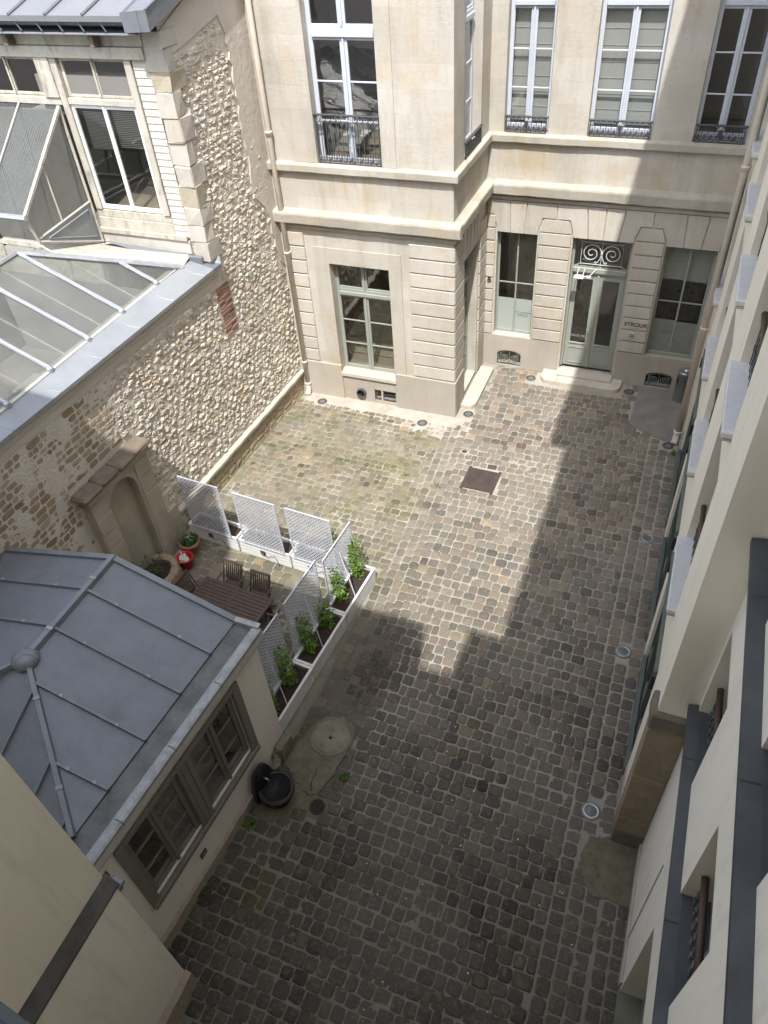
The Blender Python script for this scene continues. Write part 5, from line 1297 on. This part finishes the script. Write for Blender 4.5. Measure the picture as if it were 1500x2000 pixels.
k = n + 1; g.add(vs, [(i, i + 1, i + 1 + k, i + k) for i in range(n)] + [(i + k, i + k + 1, i + 2 * k + 1, i + 2 * k) for i in range(n)]); g.add([(-4.31, 1.68, -.05), (-4.6, 1.68, -.05), (-4.6, 1.68, .44), (-4.31, 1.68, .43)], [(0, 1, 2, 3)])
part('plinth', g, 'taupe_pl', cw)

# ------------------------------------------------------------------ cream building on the right
rb = thing('cream_building', 'tall cream rendered building with deep windows and zinc ledges closing the right side', 'building', (2, 8, 0))
XF, XN = .84, 1.25
RF = fr_west(XF); RN = fr_west(XN); RE = fr_south(5.67)
WY = [(6.95, 8.35), (9.83, 11.22), (12.6, 13.98), (15.4, 16.75)]
WZ = [(4.17, 6.38), (7.06, 9.25), (10.0, 12.0), (12.9, 14.7)]
holes = [(-b, z0, -a, z1) for a, b in WY for z0, z1 in WZ]
shops = [(6.75, 9.15), (9.62, 12.35), (12.85, 15.45)]
holes += [(-b, .12, -a, 3.05) for a, b in shops]
g = G(RF); wall_holes(g, -18.28, -.05, -5.67, 17, holes, 0, .30); part('far_wall', g, 'cream', rb)
g = G(RE); g.quad((XF, -.05, 0), (1.6, -.05, 0), (1.6, 17, 0), (XF, 17, 0)); part('end_wall', g, 'cream2', rb)
NY = [(.35, 1.35), (2.42, 3.44), (4.62, 5.58)]; NZ = [(4.06, 5.60), (6.86, 8.5), (9.9, 11.6), (12.8, 14.4)]
nh = [(-b, z0, -a, z1) for a, b in NY for z0, z1 in NZ] + [(-3.62, -.02, -2.2, 2.56)]
g = G(RN); wall_holes(g, -5.67, -.05, .45, 17, nh, 0, .38); part('near_wall', g, 'cream2', rb)
g = G(); g.box(.62, -.45, 17, 8, 5.7, 17.25); g.box(.20, 5.7, 17, 8, 20, 17.25); part('roof_cornice', g, 'zinc', rb)
g = G(); g.box(7.5, -.45, 0, 8, 20, 17); g.box(1.7, 19.5, 0, 8, 20, 17); part('rear_wall', g, 'cream', rb)
# sills, rails and windows of the far part
for zi, (z0, z1) in enumerate(WZ[:3]):
    for (a, b) in WY:
        g = G(RF); g.bbox(-b - .01, z0 - .085, -.2, -a + .03, z0 + .004, .115, .014, .003); part('window_sill', g, 'sillwhite', rb)
        g = G(RF); g.bbox(-a - .02, z0 - .11, .001, -a + .035, z0 - .086, .10, .006); part('sill_end', g, 'plinth', rb)
        make_window(rb, RF, -b, z0, -a, z1, -.24, 'sage', None, 3, 1, .07, .12, .03, 'glass', 'room', 1.5, .08, room_pad=.4)
        if zi < 2:
            g = G(RF); g.tube([(-b + .004, z0 + .62, -.10), (-a - .004, z0 + .62, -.10)], .034, 8); part('rail_bar', g, 'brown', rb, True)
            g = G(RF); k = 9
            for i in range(k):
                uu = -b + (b - a) * (i + .5) / k; g.tube([(x, y, -.10) for x, y in spiral(uu, z0 + .22, .06, 1.2, 0, 1, 8, .015)], .009, 4); g.box(uu - .006, z0 + .02, -.106, uu + .006, z0 + .6, -.094)
            part('rail_ironwork', g, 'iron', rb)
# shopfronts
for (a, b) in shops:
    make_window(rb, RF, -b, .12, -a, 3.05, -.05, 'green', 2.35, 1, 1, .08, .10, .03, 'glass', 'room', 1.2, .55, cols=3, name='shopfront', proud=.03, room_pad=.1)
    g = G(RF); g.bbox(-b, 2.93, -.04, -a, 3.05, .05, .01); part('shop_fascia', g, 'green', rb)
    g = G(RF); g.bbox(-b + .01, .05, -.04, -a - .01, .30, .04, .01); part('shop_sill', g, 'green', rb)
    for y in (a + .03, b - .03): g = G(RF); g.bbox(-y - .03, 2.6, .0, -y + .03, 2.85, .055, .006); part('hook', g, 'void', rb)
g = G(RF); g.bbox(-18.2, -.05, 0, -15.5, .75, .03, .01); g.bbox(-6.7, .0, 0, -5.67, .5, .02, .008); part('plinth', g, 'plinth', rb)
# stone pier on the corner
for k in range(8):
    z = .0 + k * .424; g = G(RE); g.bbox(XF - .045, z - (.04 if k == 0 else 0), -.30, 1.249, z + .415, .03 + uni(-.003, .003), .010, .003); part('pier_stone', g, 'pierstone' if k else 'darkstone', rb)
g = G(RE); g.bbox(XF - .07, 3.395, -.32, 1.249, 3.72, .075, .025, .004); part('pier_cap', g, 'darkstone', rb)
# ledges of the near part
for z, nn in ((4.06, .115), (6.86, .135)):
    y = -.4
    while y < 5.6:
        b = min(y + 1.78, 5.66)
        g = G(RN); g.add([(-b, z - .07, nn), (-y, z - .07, nn), (-y, z - .01, nn), (-b, z - .01, nn), (-b, z + .012, -.02), (-y, z + .012, -.02)], [(0, 1, 2, 3), (3, 2, 5, 4)])
        g.tube([(-b + .01, z - .01, nn), (-b + .01, z + .014, .0)], .010, 4); part('zinc_ledge', g, 'lead', rb); y = b
        if b >= 5.66: break
    g = G(RN); g.bbox(-5.66, z - .13, .0, .4, z - .071, .05, .01); part('string_course', g, 'cream2', rb)
for zi, (z0, z1) in enumerate(NZ[:3]):
    for (a, b) in NY:
        g = G(RN); g.quad((-b, z0 + .010, -.01), (-a, z0 + .010, -.01), (-a, z0 + .03, -.36), (-b, z0 + .03, -.36)); part('zinc_sill', g, 'lead', rb)
        make_window(rb, RN, -b, z0, -a, z1, -.28, 'sage', None, 2, 1, .07, .10, .03, 'glass', 'room', 1.5, .08, room_pad=.3)
        g = G(RN); g.tube([(-b + .004, z0 + .52, -.12), (-a - .004, z0 + .52, -.12)], .036, 8); part('rail_bar', g, 'brown', rb, True)
        g = G(RN); k = 8
        for i in range(k):
            uu = -b + (b - a) * (i + .5) / k
            for q in (.10, .24, .38): g.tube([(x, y, -.12) for x, y in spiral(uu, z0 + q, .05, 1.3, q * 9 + i, 1 if i % 2 else -1, 9, .01)], .010, 4)
        part('rail_ironwork', g, 'iron', rb)
make_window(rb, RN, -3.62, .02, -2.2, 2.56, -.30, 'sage', 2.1, 2, 1, .09, .12, .03, 'glass', 'room', 1.5, .5, name='glazed_door', room_pad=.3)
g = G(RN); g.bbox(-4.285, .0, 0, -4.265, 2.72, .012, .002); part('expansion_joint', g, 'plinth', rb)
g = G(RN); g.bbox(-5.66, -.05, 0, -3.66, .22, .035, .012); part('plinth', g, 'plinth', rb)
downpipe('downpipe', 'tall beige downpipe on the right in front of the shopfronts and gallery window', .72, 16.05, 17.0, .075, (3.2, 6.6, 9.9), (-.03, -.12))

# ------------------------------------------------------------------ building the picture was taken from
fb = thing('window_side_building', 'cream building with a dark teal window rail in the bottom left corner', 'building', (-3, -4, 0))
g = G(); g.box(-12.5, -8, -.05, 8, -.46, 14.9); part('body', g, 'cream', fb)
g = G(); g.box(-12.5, -8, 14.9, -1.02, -.30, 16.45); g.box(-.12, -8, 14.9, 8, -.30, 16.7); part('attic', g, 'zinc', fb)
p0 = CAM + (Vector((0, 0, 0)) + (cr * ((0 - 750) / 1461.66) - cu * ((1958 - 1000) / 1461.66) + cf) * .62)
p1 = CAM + (cr * ((62 - 750) / 1461.66) - cu * ((2004 - 1000) / 1461.66) + cf) * .60
d = (p1 - p0).normalized(); g = G(); q = d.cross(ZV).normalized()
if q.y > 0: q = -q
fr = (p0 - d * .35, d, ZV, q); g = G(fr); g.bbox(0, -.05, .0, .8, .0, .05, .008); part('window_rail', g, 'blue', fb)

# ------------------------------------------------------------------ planters with lattice
PA = Vector((.073, .997, 0))
def planter(name, label, loc, rz, side, tx0, tx1, ttop, brace=False):
    t = thing(name, label, 'planter', loc, 'white planter boxes with lattice round the terrace', rz); L, Dp, H = 1.31, .42, .42
    for k in range(4):
        z = .02 + k * .10
        for (y0, y1) in ((0, .022), (Dp - .022, Dp)):
            g = G(); g.bbox(.0, y0, z, L, y1, z + .094, .004); part('board', g, 'planter', t, world=False)
    for x0 in (0.001, L - .023): g = G(); g.bbox(x0, .023, .02, x0 + .022, Dp - .023, .412, .004); part('end_board', g, 'planter', t, world=False)
    g = G(); g.bbox(-.012, -.012, .405, L + .012, .04, .43, .006); g.bbox(-.012, Dp - .04, .405, L + .012, Dp + .012, .43, .006); g.bbox(-.012, .04, .405, .04, Dp - .04, .43, .006); g.bbox(L - .04, .04, .405, L + .012, Dp - .04, .43, .006); part('rim', g, 'planter', t, world=False)
    g = G(); nx, ny = 14, 5; vs = [(.03 + (L - .06) * i / nx, .03 + (Dp - .06) * j / ny, .33 + uni(-.015, .02)) for j in range(ny + 1) for i in range(nx + 1)]
    g.add(vs, [(j * (nx + 1) + i, j * (nx + 1) + i + 1, (j + 1) * (nx + 1) + i + 1, (j + 1) * (nx + 1) + i) for j in range(ny) for i in range(nx)]); part('soil', g, 'soil', t, True, False)
    y = -.02 if side == 0 else Dp + .02
    fr = (Vector((0, y, 0)), Vector((1, 0, 0)), ZV, Vector((0, -1, 0)))
    g = G(fr); z0, z1 = .40, ttop
    for q in ((tx0, z0, tx0 + .03, z1), (tx1 - .03, z0, tx1, z1), (tx0 + .03, z1 - .03, tx1 - .03, z1), (tx0 + .03, z0 + .02, tx1 - .03, z0 + .05)): g.bbox(q[0], q[1], -.014, q[2], q[3], .014, .004)
    part('lattice_frame', g, 'lattice', t, world=False)
    g = G(fr); st = .086; hw = .0098; a0, b0, a1, b1 = tx0 + .02, z0 + .03, tx1 - .02, z1 - .02
    for sgn, nn in ((1, .001), (-1, -.008)):
        c = (a0 + b0 if sgn < 0 else b0 - a1) ; cmax = (a1 + b1 if sgn < 0 else b1 - a0); c += st * .5
        while c < cmax:
            # line z = c - sgn*... : sgn<0: x+z=c ; sgn>0: z-x=c
            pts = []
            if sgn < 0: xa, xb = max(a0, c - b1), min(a1, c - b0); P = [(xa, c - xa), (xb, c - xb)]
            else: xa, xb = max(a0, b0 - c), min(a1, b1 - c); P = [(xa, c + xa), (xb, c + xb)]
            if xb - xa > .02:
                d = Vector((P[1][0] - P[0][0], P[1][1] - P[0][1])).normalized(); nrm = Vector((-d.y, d.x)) * hw
                q = [(P[0][0] + nrm.x, P[0][1] + nrm.y), (P[0][0] - nrm.x, P[0][1] - nrm.y), (P[1][0] - nrm.x, P[1][1] - nrm.y), (P[1][0] + nrm.x, P[1][1] + nrm.y)]
                g.prism(q, nn, nn + .007)
            c += st
    part('lattice', g, 'lattice', t, world=False)
    if brace:
        g = G(); fy = .03; xm = (tx0 + tx1) / 2; g.tube([(xm - .22, fy, .40), (xm + .02, Dp, ttop - .33)], .013, 4); part('brace', g, 'lattice', t, world=False)
    return t
rzx = R(-4.1); rzy = R(86.0)
planter('planter', 'white planter box touching the rubble wall, its lattice partly in shade', (-9.24, 9.44, 0), rzx, 0, .16, 1.20, 1.92)
planter('planter', 'middle white planter box of the row facing the table, lattice in full sun', (-7.88, 9.345, 0), rzx, 0, .18, 1.22, 1.90)
planter('planter', 'white planter box of the table row that ends at the corner lattice', (-6.53, 9.25, 0), rzx, 0, .10, 1.14, 1.90)
planter('planter', 'white corner planter box in sun at the far end of the row along the cobbles', (-4.775, 8.17, 0), rzy, 1, .12, 1.28, 1.66, True)
planter('planter', 'middle white planter box of the row along the cobbles, soil half shaded', (-4.865, 6.83, 0), rzy, 1, .10, 1.24, 1.92, True)
planter('planter', 'shaded white planter box against the corner of the garden house', (-4.955, 5.49, 0), rzy, 1, .10, 1.24, 1.92, True)
def spot(label, x, y, z):
    t = thing('garden_spotlight', label, 'spotlight', (x, y, z), 'small black spotlights on the planters', rzx)
    g = G(); g.bbox(-.055, -.035, -.05, .055, -.005, .06, .008); part('housing', g, 'black', t, world=False)
    g = G(); g.quad((-.04, -.037, -.035), (.04, -.037, -.035), (.04, -.037, .045), (-.04, -.037, .045)); part('lens', g, 'lens', t, world=False)
    g = G(); g.tube([(.03, -.02, -.05), (.10, -.018, -.10), (.16, -.018, -.06), (.28, -.018, .03), (.34, -.02, -.08), (.40, -.03, -.26)], .006, 4); part('cable', g, 'black', t, world=False)
spot('small black spotlight on the shaded planter board next to the rubble wall', -8.62, 9.37, .30)
spot('small black spotlight on the middle sunlit planter board behind the chairs', -7.25, 9.275, .27)
spot('small black spotlight on the planter board nearest the corner lattice', -6.05, 9.19, .27)

def leafy(t, name, pts, n, size, mat, spread):
    """many small leaves round a set of stem points"""
    g = G()
    for _ in range(n):
        i = random.randrange(len(pts) - 1); f = rnd(); a, b = Vector(pts[i]), Vector(pts[i + 1]); sp = spread * uni(.3, 1.0)
        th = uni(0, 2 * pi); p = a.lerp(b, f) + Vector((cos(th) * sp, sin(th) * sp, uni(-.05, .06)))
        s_ = size * uni(.6, 1.35); d = Vector((cos(th + uni(-.7, .7)), sin(th + uni(-.7, .7)), uni(-.75, .45))).normalized(); w = d.cross(ZV).normalized() * (s_ * .40)
        br = uni(.55, 1.45); g.c = (br * uni(.9, 1.15), br, br * uni(.8, 1.1))
        mid = p + d * (s_ * .5) + Vector((0, 0, .15 * s_)); tip = p + d * s_ - Vector((0, 0, .10 * s_))
        g.add([tuple(p), tuple(mid + w), tuple(tip), tuple(mid - w)], [(0, 1, 2), (0, 2, 3)])
    g.c = None; return part(name, g, mat, t)
def vine(label, x, y, h, n, spread=.09, lean=(0, 0), size=.055, z0=.33):
    t = thing('climbing_plant', label, 'plant', (x, y, z0), 'young vines growing in the planters'); pts = []
    k = 8
    for i in range(k + 1): f = i / k; pts.append((x + lean[0] * f + uni(-.02, .02), y + lean[1] * f + uni(-.02, .02), z0 + h * f))
    g = G(); g.tube(pts, .008, 5, rr=[.012 - .008 * i / k for i in range(k + 1)]); 
    for _ in range(5):
        i = random.randrange(1, k); a = Vector(pts[i]); g.tube([tuple(a), tuple(a + Vector((uni(-.1, .1), uni(-.1, .1), uni(.02, .12))))], .004, 3)
    part('stem', g, 'stem', t)
    leafy(t, 'foliage', pts[:7] + pts[:4], int(n * .36), size, 'leaf', spread * 1.2); leafy(t, 'foliage', pts, int(n * .38), size, 'leaf', spread)
vine('bushy green vine at the sunlit end of the corner planter', -4.98, 9.25, 1.0, 420, .12, (-.12, .12), .06)
vine('slender green vine beside the near edge of the corner planter lattice', -5.04, 8.55, .98, 330, .10, (-.08, -.02))
vine('bright green vine growing highest in the middle planter of the cobble row', -5.06, 7.90, .62, 320, .12, (-.03, -.02), .065)
vine('leafy vine with shaded base halfway along the middle planter', -5.12, 7.22, .98, 420, .12, (-.08, .05), .06)
vine('shaded vine at the far end of the planter next to the garden house', -5.17, 6.42, .98, 380, .11, (-.10, .06), .06)
vine('dark green vine closest to the garden house wall', -5.22, 5.80, .78, 320, .11, (-.06, .03), .06)
vine('thin sprig showing through the middle lattice of the table row', -7.2, 9.56, 1.25, 90, .07, (.05, -.06), .05)
vine('small sprig showing low in the lattice near the rubble wall', -8.5, 9.62, .55, 70, .08, (.05, 0), .05)
vine('pale sprig at the left edge of the last lattice in the table row', -6.35, 9.45, .95, 70, .06, (-.03, 0), .05)
vine('leafy tuft on the right edge of the last lattice in the table row', -5.62, 9.38, .95, 190, .12, (.06, -.03), .075)
vine('low sprig with a few leaves beside the joint of the first two planters', -7.6, 9.52, .55, 90, .10, (0, 0), .05)
sp_ = thing('trough_shrub', 'sparse shrub with bare twigs in the stone trough at the niche', 'plant', (-9.08, 7.8, .4)); 
g = G(); P = []
for k in range(6):
    a = uni(0, 6.28); q = [(-9.1, 7.8, .4), (-9.1 + .12 * cos(a), 7.8 + .12 * sin(a), .62), (-9.1 + .3 * cos(a), 7.82 + .3 * sin(a), .85 + uni(-.1, .12))]; g.tube(q, .006, 4); P.append(q)
part('stem', g, 'stem', sp_)
for q in P: leafy(sp_, 'foliage', q, 26, .055, 'leafdark', .05)

# ------------------------------------------------------------------ table, chairs, pots
tb = thing('garden_table', 'long dark slatted wooden garden table in front of the lattice planters', 'table', (-6.99, 7.53, 0), None, R(-4.3))
for half, (a, b) in enumerate(((-.81, -.03), (.03, .81))):
    k = 9
    for i in range(k):
        y = -.37 + i * (.74 / k); g = G(); g.bbox(a + (.0 if half else .06), y, .71, b - (.06 if half else 0), y + .074, .735, .003); part('slat', g, 'teak', tb, world=False)
g = G(); g.bbox(-.81, -.375, .705, -.752, .375, .738, .004); part('end_rail', g, 'teak', tb, world=False)
g = G(); g.bbox(.752, -.375, .705, .81, .375, .738, .004); part('end_rail', g, 'teak', tb, world=False)
g = G(); g.bbox(-.028, -.375, .705, .028, .375, .7385, .004); part('middle_rail', g, 'teak', tb, world=False)
g = G(); g.box(-.74, -.34, .63, .74, -.315, .704); g.box(-.74, .315, .63, .74, .34, .704); g.box(-.74, -.314, .63, -.715, .314, .704); g.box(.715, -.314, .63, .74, .314, .704); part('apron', g, 'teak', tb, world=False)
for sx in (-1, 1):
    for sy in (-1, 1): g = G(); g.bbox(sx * .70 - .03, sy * .30 - .03, 0, sx * .70 + .03, sy * .30 + .03, .70, .005); part('leg', g, 'teak', tb, world=False)
def chair(label, loc, rz):
    t = thing('folding_chair', label, 'chair', loc, 'dark slatted folding chairs round the table', rz)
    g = G()
    for sx in (-1, 1): g.tube([(sx * .22, -.24, .0), (sx * .22, .06, .42), (sx * .22, .26, .95)], .016, 6)
    part('back_frame', g, 'teak', t, world=False)
    g = G()
    for sx in (-1, 1): g.tube([(sx * .19, .26, .0), (sx * .19, -.20, .44)], .015, 6)
    g.tube([(-.19, .2, .06), (.19, .2, .06)], .01, 5); part('leg_frame', g, 'teak', t, world=False)
    for i in range(7): g = G(); y = -.22 + i * .062; g.bbox(-.20, y, .435, .20, y + .048, .452, .003); part('slat', g, 'teak', t, world=False)
    g = G(); g.bbox(-.235, .245, .91, .235, .285, .965, .01); g.bbox(-.205, .14, .52, .205, .165, .56, .006); part('back_rail', g, 'teak', t, world=False)
    for i in range(8):
        x = -.185 + i * .0495; fr = (Vector((x, .152, .54)), Vector((1, 0, 0)), Vector((0, .105, .385)).normalized(), Vector((0, -.385, .105)).normalized()); g = G(fr); g.box(0, 0, -.006, .030, .40, .006); part('back_slat', g, 'teak', t, world=False)
    for sx in (-1, 1): g = G(); g.bbox(sx * .245 - .022, -.24, .64, sx * .245 + .022, .20, .662, .006); part('armrest', g, 'teak', t, world=False)
    return t
c0 = chair('dark slatted folding chair behind the table, nearer the red bucket', (-7.33, 8.06, 0), R(-4))
copy_tree(c0, (-6.64, 7.97, 0), R(-3), 'dark slatted folding chair behind the table, nearer the corner lattice')
copy_tree(c0, (-7.86, 7.57, 0), R(86), 'dark slatted folding chair at the table end by the garden house roof edge')
copy_tree(c0, (-6.09, 7.28, 0), R(-93), 'reddish wooden folding chair at the table end beside the shaded lattice')
pt = thing('flower_pot', 'wide terracotta pot with a low green plant and tiny white flowers', 'plant pot', (-8.98, 9.02, 0))
g = G(); g.lathe((-8.98, 9.02, 0), [(.13, 0), (.15, .02), (.19, .27), (.225, .275), (.235, .30), (.235, .35), (.215, .36), (.195, .345), (.18, .30), (.001, .30)], 26); part('pot', g, 'terracotta', pt, True)
leafy(pt, 'foliage', [(-8.98 + .13 * cos(a), 9.02 + .13 * sin(a), .37) for a in (0, 1, 2, 3, 4, 5, 6)], 520, .05, 'leafdark', .07)
g = G()
for _ in range(16): a, r = uni(0, 6.28), uni(0, .18); g.lathe((-8.98 + r * cos(a), 9.02 + r * sin(a), .43), [(.012, 0), (.008, .006), (.0005, .007)], 5)
part('flowers', g, 'petal', pt)
bk = thing('red_bucket', 'round red plastic bucket holding crumpled paper and a white stick', 'bucket', (-8.83, 8.58, 0))
g = G(); g.lathe((-8.83, 8.58, 0), [(.12, 0), (.13, .01), (.165, .29), (.195, .295), (.20, .31), (.195, .325), (.165, .322), (.150, .28), (.12, .12), (.001, .12)], 26); part('tub', g, 'red', bk, True)
g = G()
for k in range(3):
    fr = (Vector((-8.85 + uni(-.05, .05), 8.58 + uni(-.05, .05), .24 + k * .02)), Vector((cos(k), sin(k), uni(-.2, .2))).normalized(), Vector((-sin(k), cos(k), uni(-.2, .2))).normalized(), ZV); gg = G(fr)
    vs = [(-.09 + i * .045, -.07 + j * .045, uni(-.02, .03)) for j in range(4) for i in range(5)]; gg.add(vs, [(j * 5 + i, j * 5 + i + 1, j * 5 + i + 6, j * 5 + i + 5) for j in range(3) for i in range(4)])
    part('paper', gg, 'paper', bk, True)
g = G(); g.tube([(-8.83, 8.56, .24), (-8.93, 8.62, .44)], .012, 6); part('stick', g, 'paper', bk)

# ------------------------------------------------------------------ black cast iron wall fountain
wfn = thing('wall_fountain', 'black cast iron wall fountain with a half round basin and grid by the garden house', 'fountain', (-4.55, 4.5, 0))
fc = gp(4.54, 0, .10); FR = (fc, GU, ZV, GN)
g = G(FR); P = [(-.24, .0), (.24, .0), (.26, .12), (.25, .42), (.20, .62), (.15, .74), (.08, .80), (-.08, .80), (-.15, .74), (-.20, .62), (-.25, .42), (-.26, .12)]; g.prism(P, .0, .07); P2 = [(a * .82, .06 + b * .86) for a, b in P]; g.prism(P2, .07, .09)
part('back_plate', g, 'black', wfn)
c = fc + GN * .30
g = G(); g.lathe((c.x, c.y, 0), [(.18, .0), (.20, .03), (.20, .16), (.26, .26), (.30, .30), (.305, .36), (.285, .375), (.265, .36), (.24, .27), (.001, .25)], 30); part('basin', g, 'black', wfn, True)
g = G(FR)
for k in range(9):
    nn = .12 + k * .045; hw = sqrt(max(.01, .25 ** 2 - (nn - .30) ** 2)); g.box(-hw, .335, nn - .007, hw, .352, nn + .007)
part('grid', g, 'black', wfn)
g = G(); nseg = 24; g.tube([(c.x + .262 * cos(2 * pi * k / nseg), c.y + .262 * sin(2 * pi * k / nseg), .378) for k in range(nseg + 1)], .011, 5); part('basin_ring', g, 'iron', wfn, True)
g = G(FR); g.tube([(0, .56, .09), (0, .56, .17), (0, .50, .19)], .016, 7); part('spout', g, 'steel', wfn, True)
bs = thing('guard_stone', 'small worn guard stone between the wall fountain and the round plug slab', 'stone', (-4.6, 5.0, 0))
g = G(GF); g.bbox(4.84, -.03, .06, 5.04, .34, .22, .05, .02); part('stone', g, 'slab', bs)

# ------------------------------------------------------------------ weeds and litter
def tuft(g, x, y, n, r, s_):
    for _ in range(n):
        a, q = uni(0, 6.28), uni(0, r); p = Vector((x + q * cos(a), y + q * sin(a), .01)); th = uni(0, 6.28); d = Vector((cos(th) * .6, sin(th) * .6, uni(.2, .9))).normalized() * s_ * uni(.5, 1.2); w = d.cross(ZV).normalized() * s_ * .22
        br = uni(.5, 1.3); g.c = (br, br, br); m = p + d * .5; g.add([tuple(p), tuple(m + w), tuple(p + d), tuple(m - w)], [(0, 1, 2), (0, 2, 3)])
g = G()
for (x, y, n, r, s_) in ((-5.25, 12.9, 40, .10, .05), (-4.42, 12.75, 50, .14, .05), (-4.45, 11.9, 30, .10, .04), (-3.55, 5.2, 60, .12, .06), (-4.68, 3.95, 60, .14, .06), (.75, 15.6, 60, .12, .07), (-9.15, 12.2, 30, .08, .05), (-4.72, 2.9, 40, .2, .04), (-3.6, 5.0, 20, .08, .04), (-4.35, 15.7, 40, .2, .035), (-6.5, 10.6, 90, .9, .03), (-7.2, 10.9, 90, .9, .03), (-4.3, 9.6, 60, .6, .03), (-4.6, 2.2, 80, .3, .035), (.7, 1.6, 50, .3, .04), (.82, 4.3, 30, .2, .03)): tuft(g, x, y, n, r, s_)
o = part('weed_tufts', g, 'leaf', court, kind='stuff')
g = G()
for _ in range(120):
    x, y = (uni(-4.6, 1.0), uni(.2, 9)) if rnd() < .8 else (uni(-9, 1.0), uni(9, 17))
    if blocked(x, y): continue
    a = uni(0, 6.28); s_ = uni(.009, .020); u = Vector((cos(a), sin(a), uni(-.2, .3))) * s_; w = Vector((-sin(a), cos(a), 0)) * s_ * .5; p = Vector((x, y, .030)); g.add([tuple(p - u), tuple(p - w), tuple(p + u), tuple(p + w)], [(0, 1, 2, 3)])
o = part('fallen_petals', g, 'petal', court, kind='stuff')
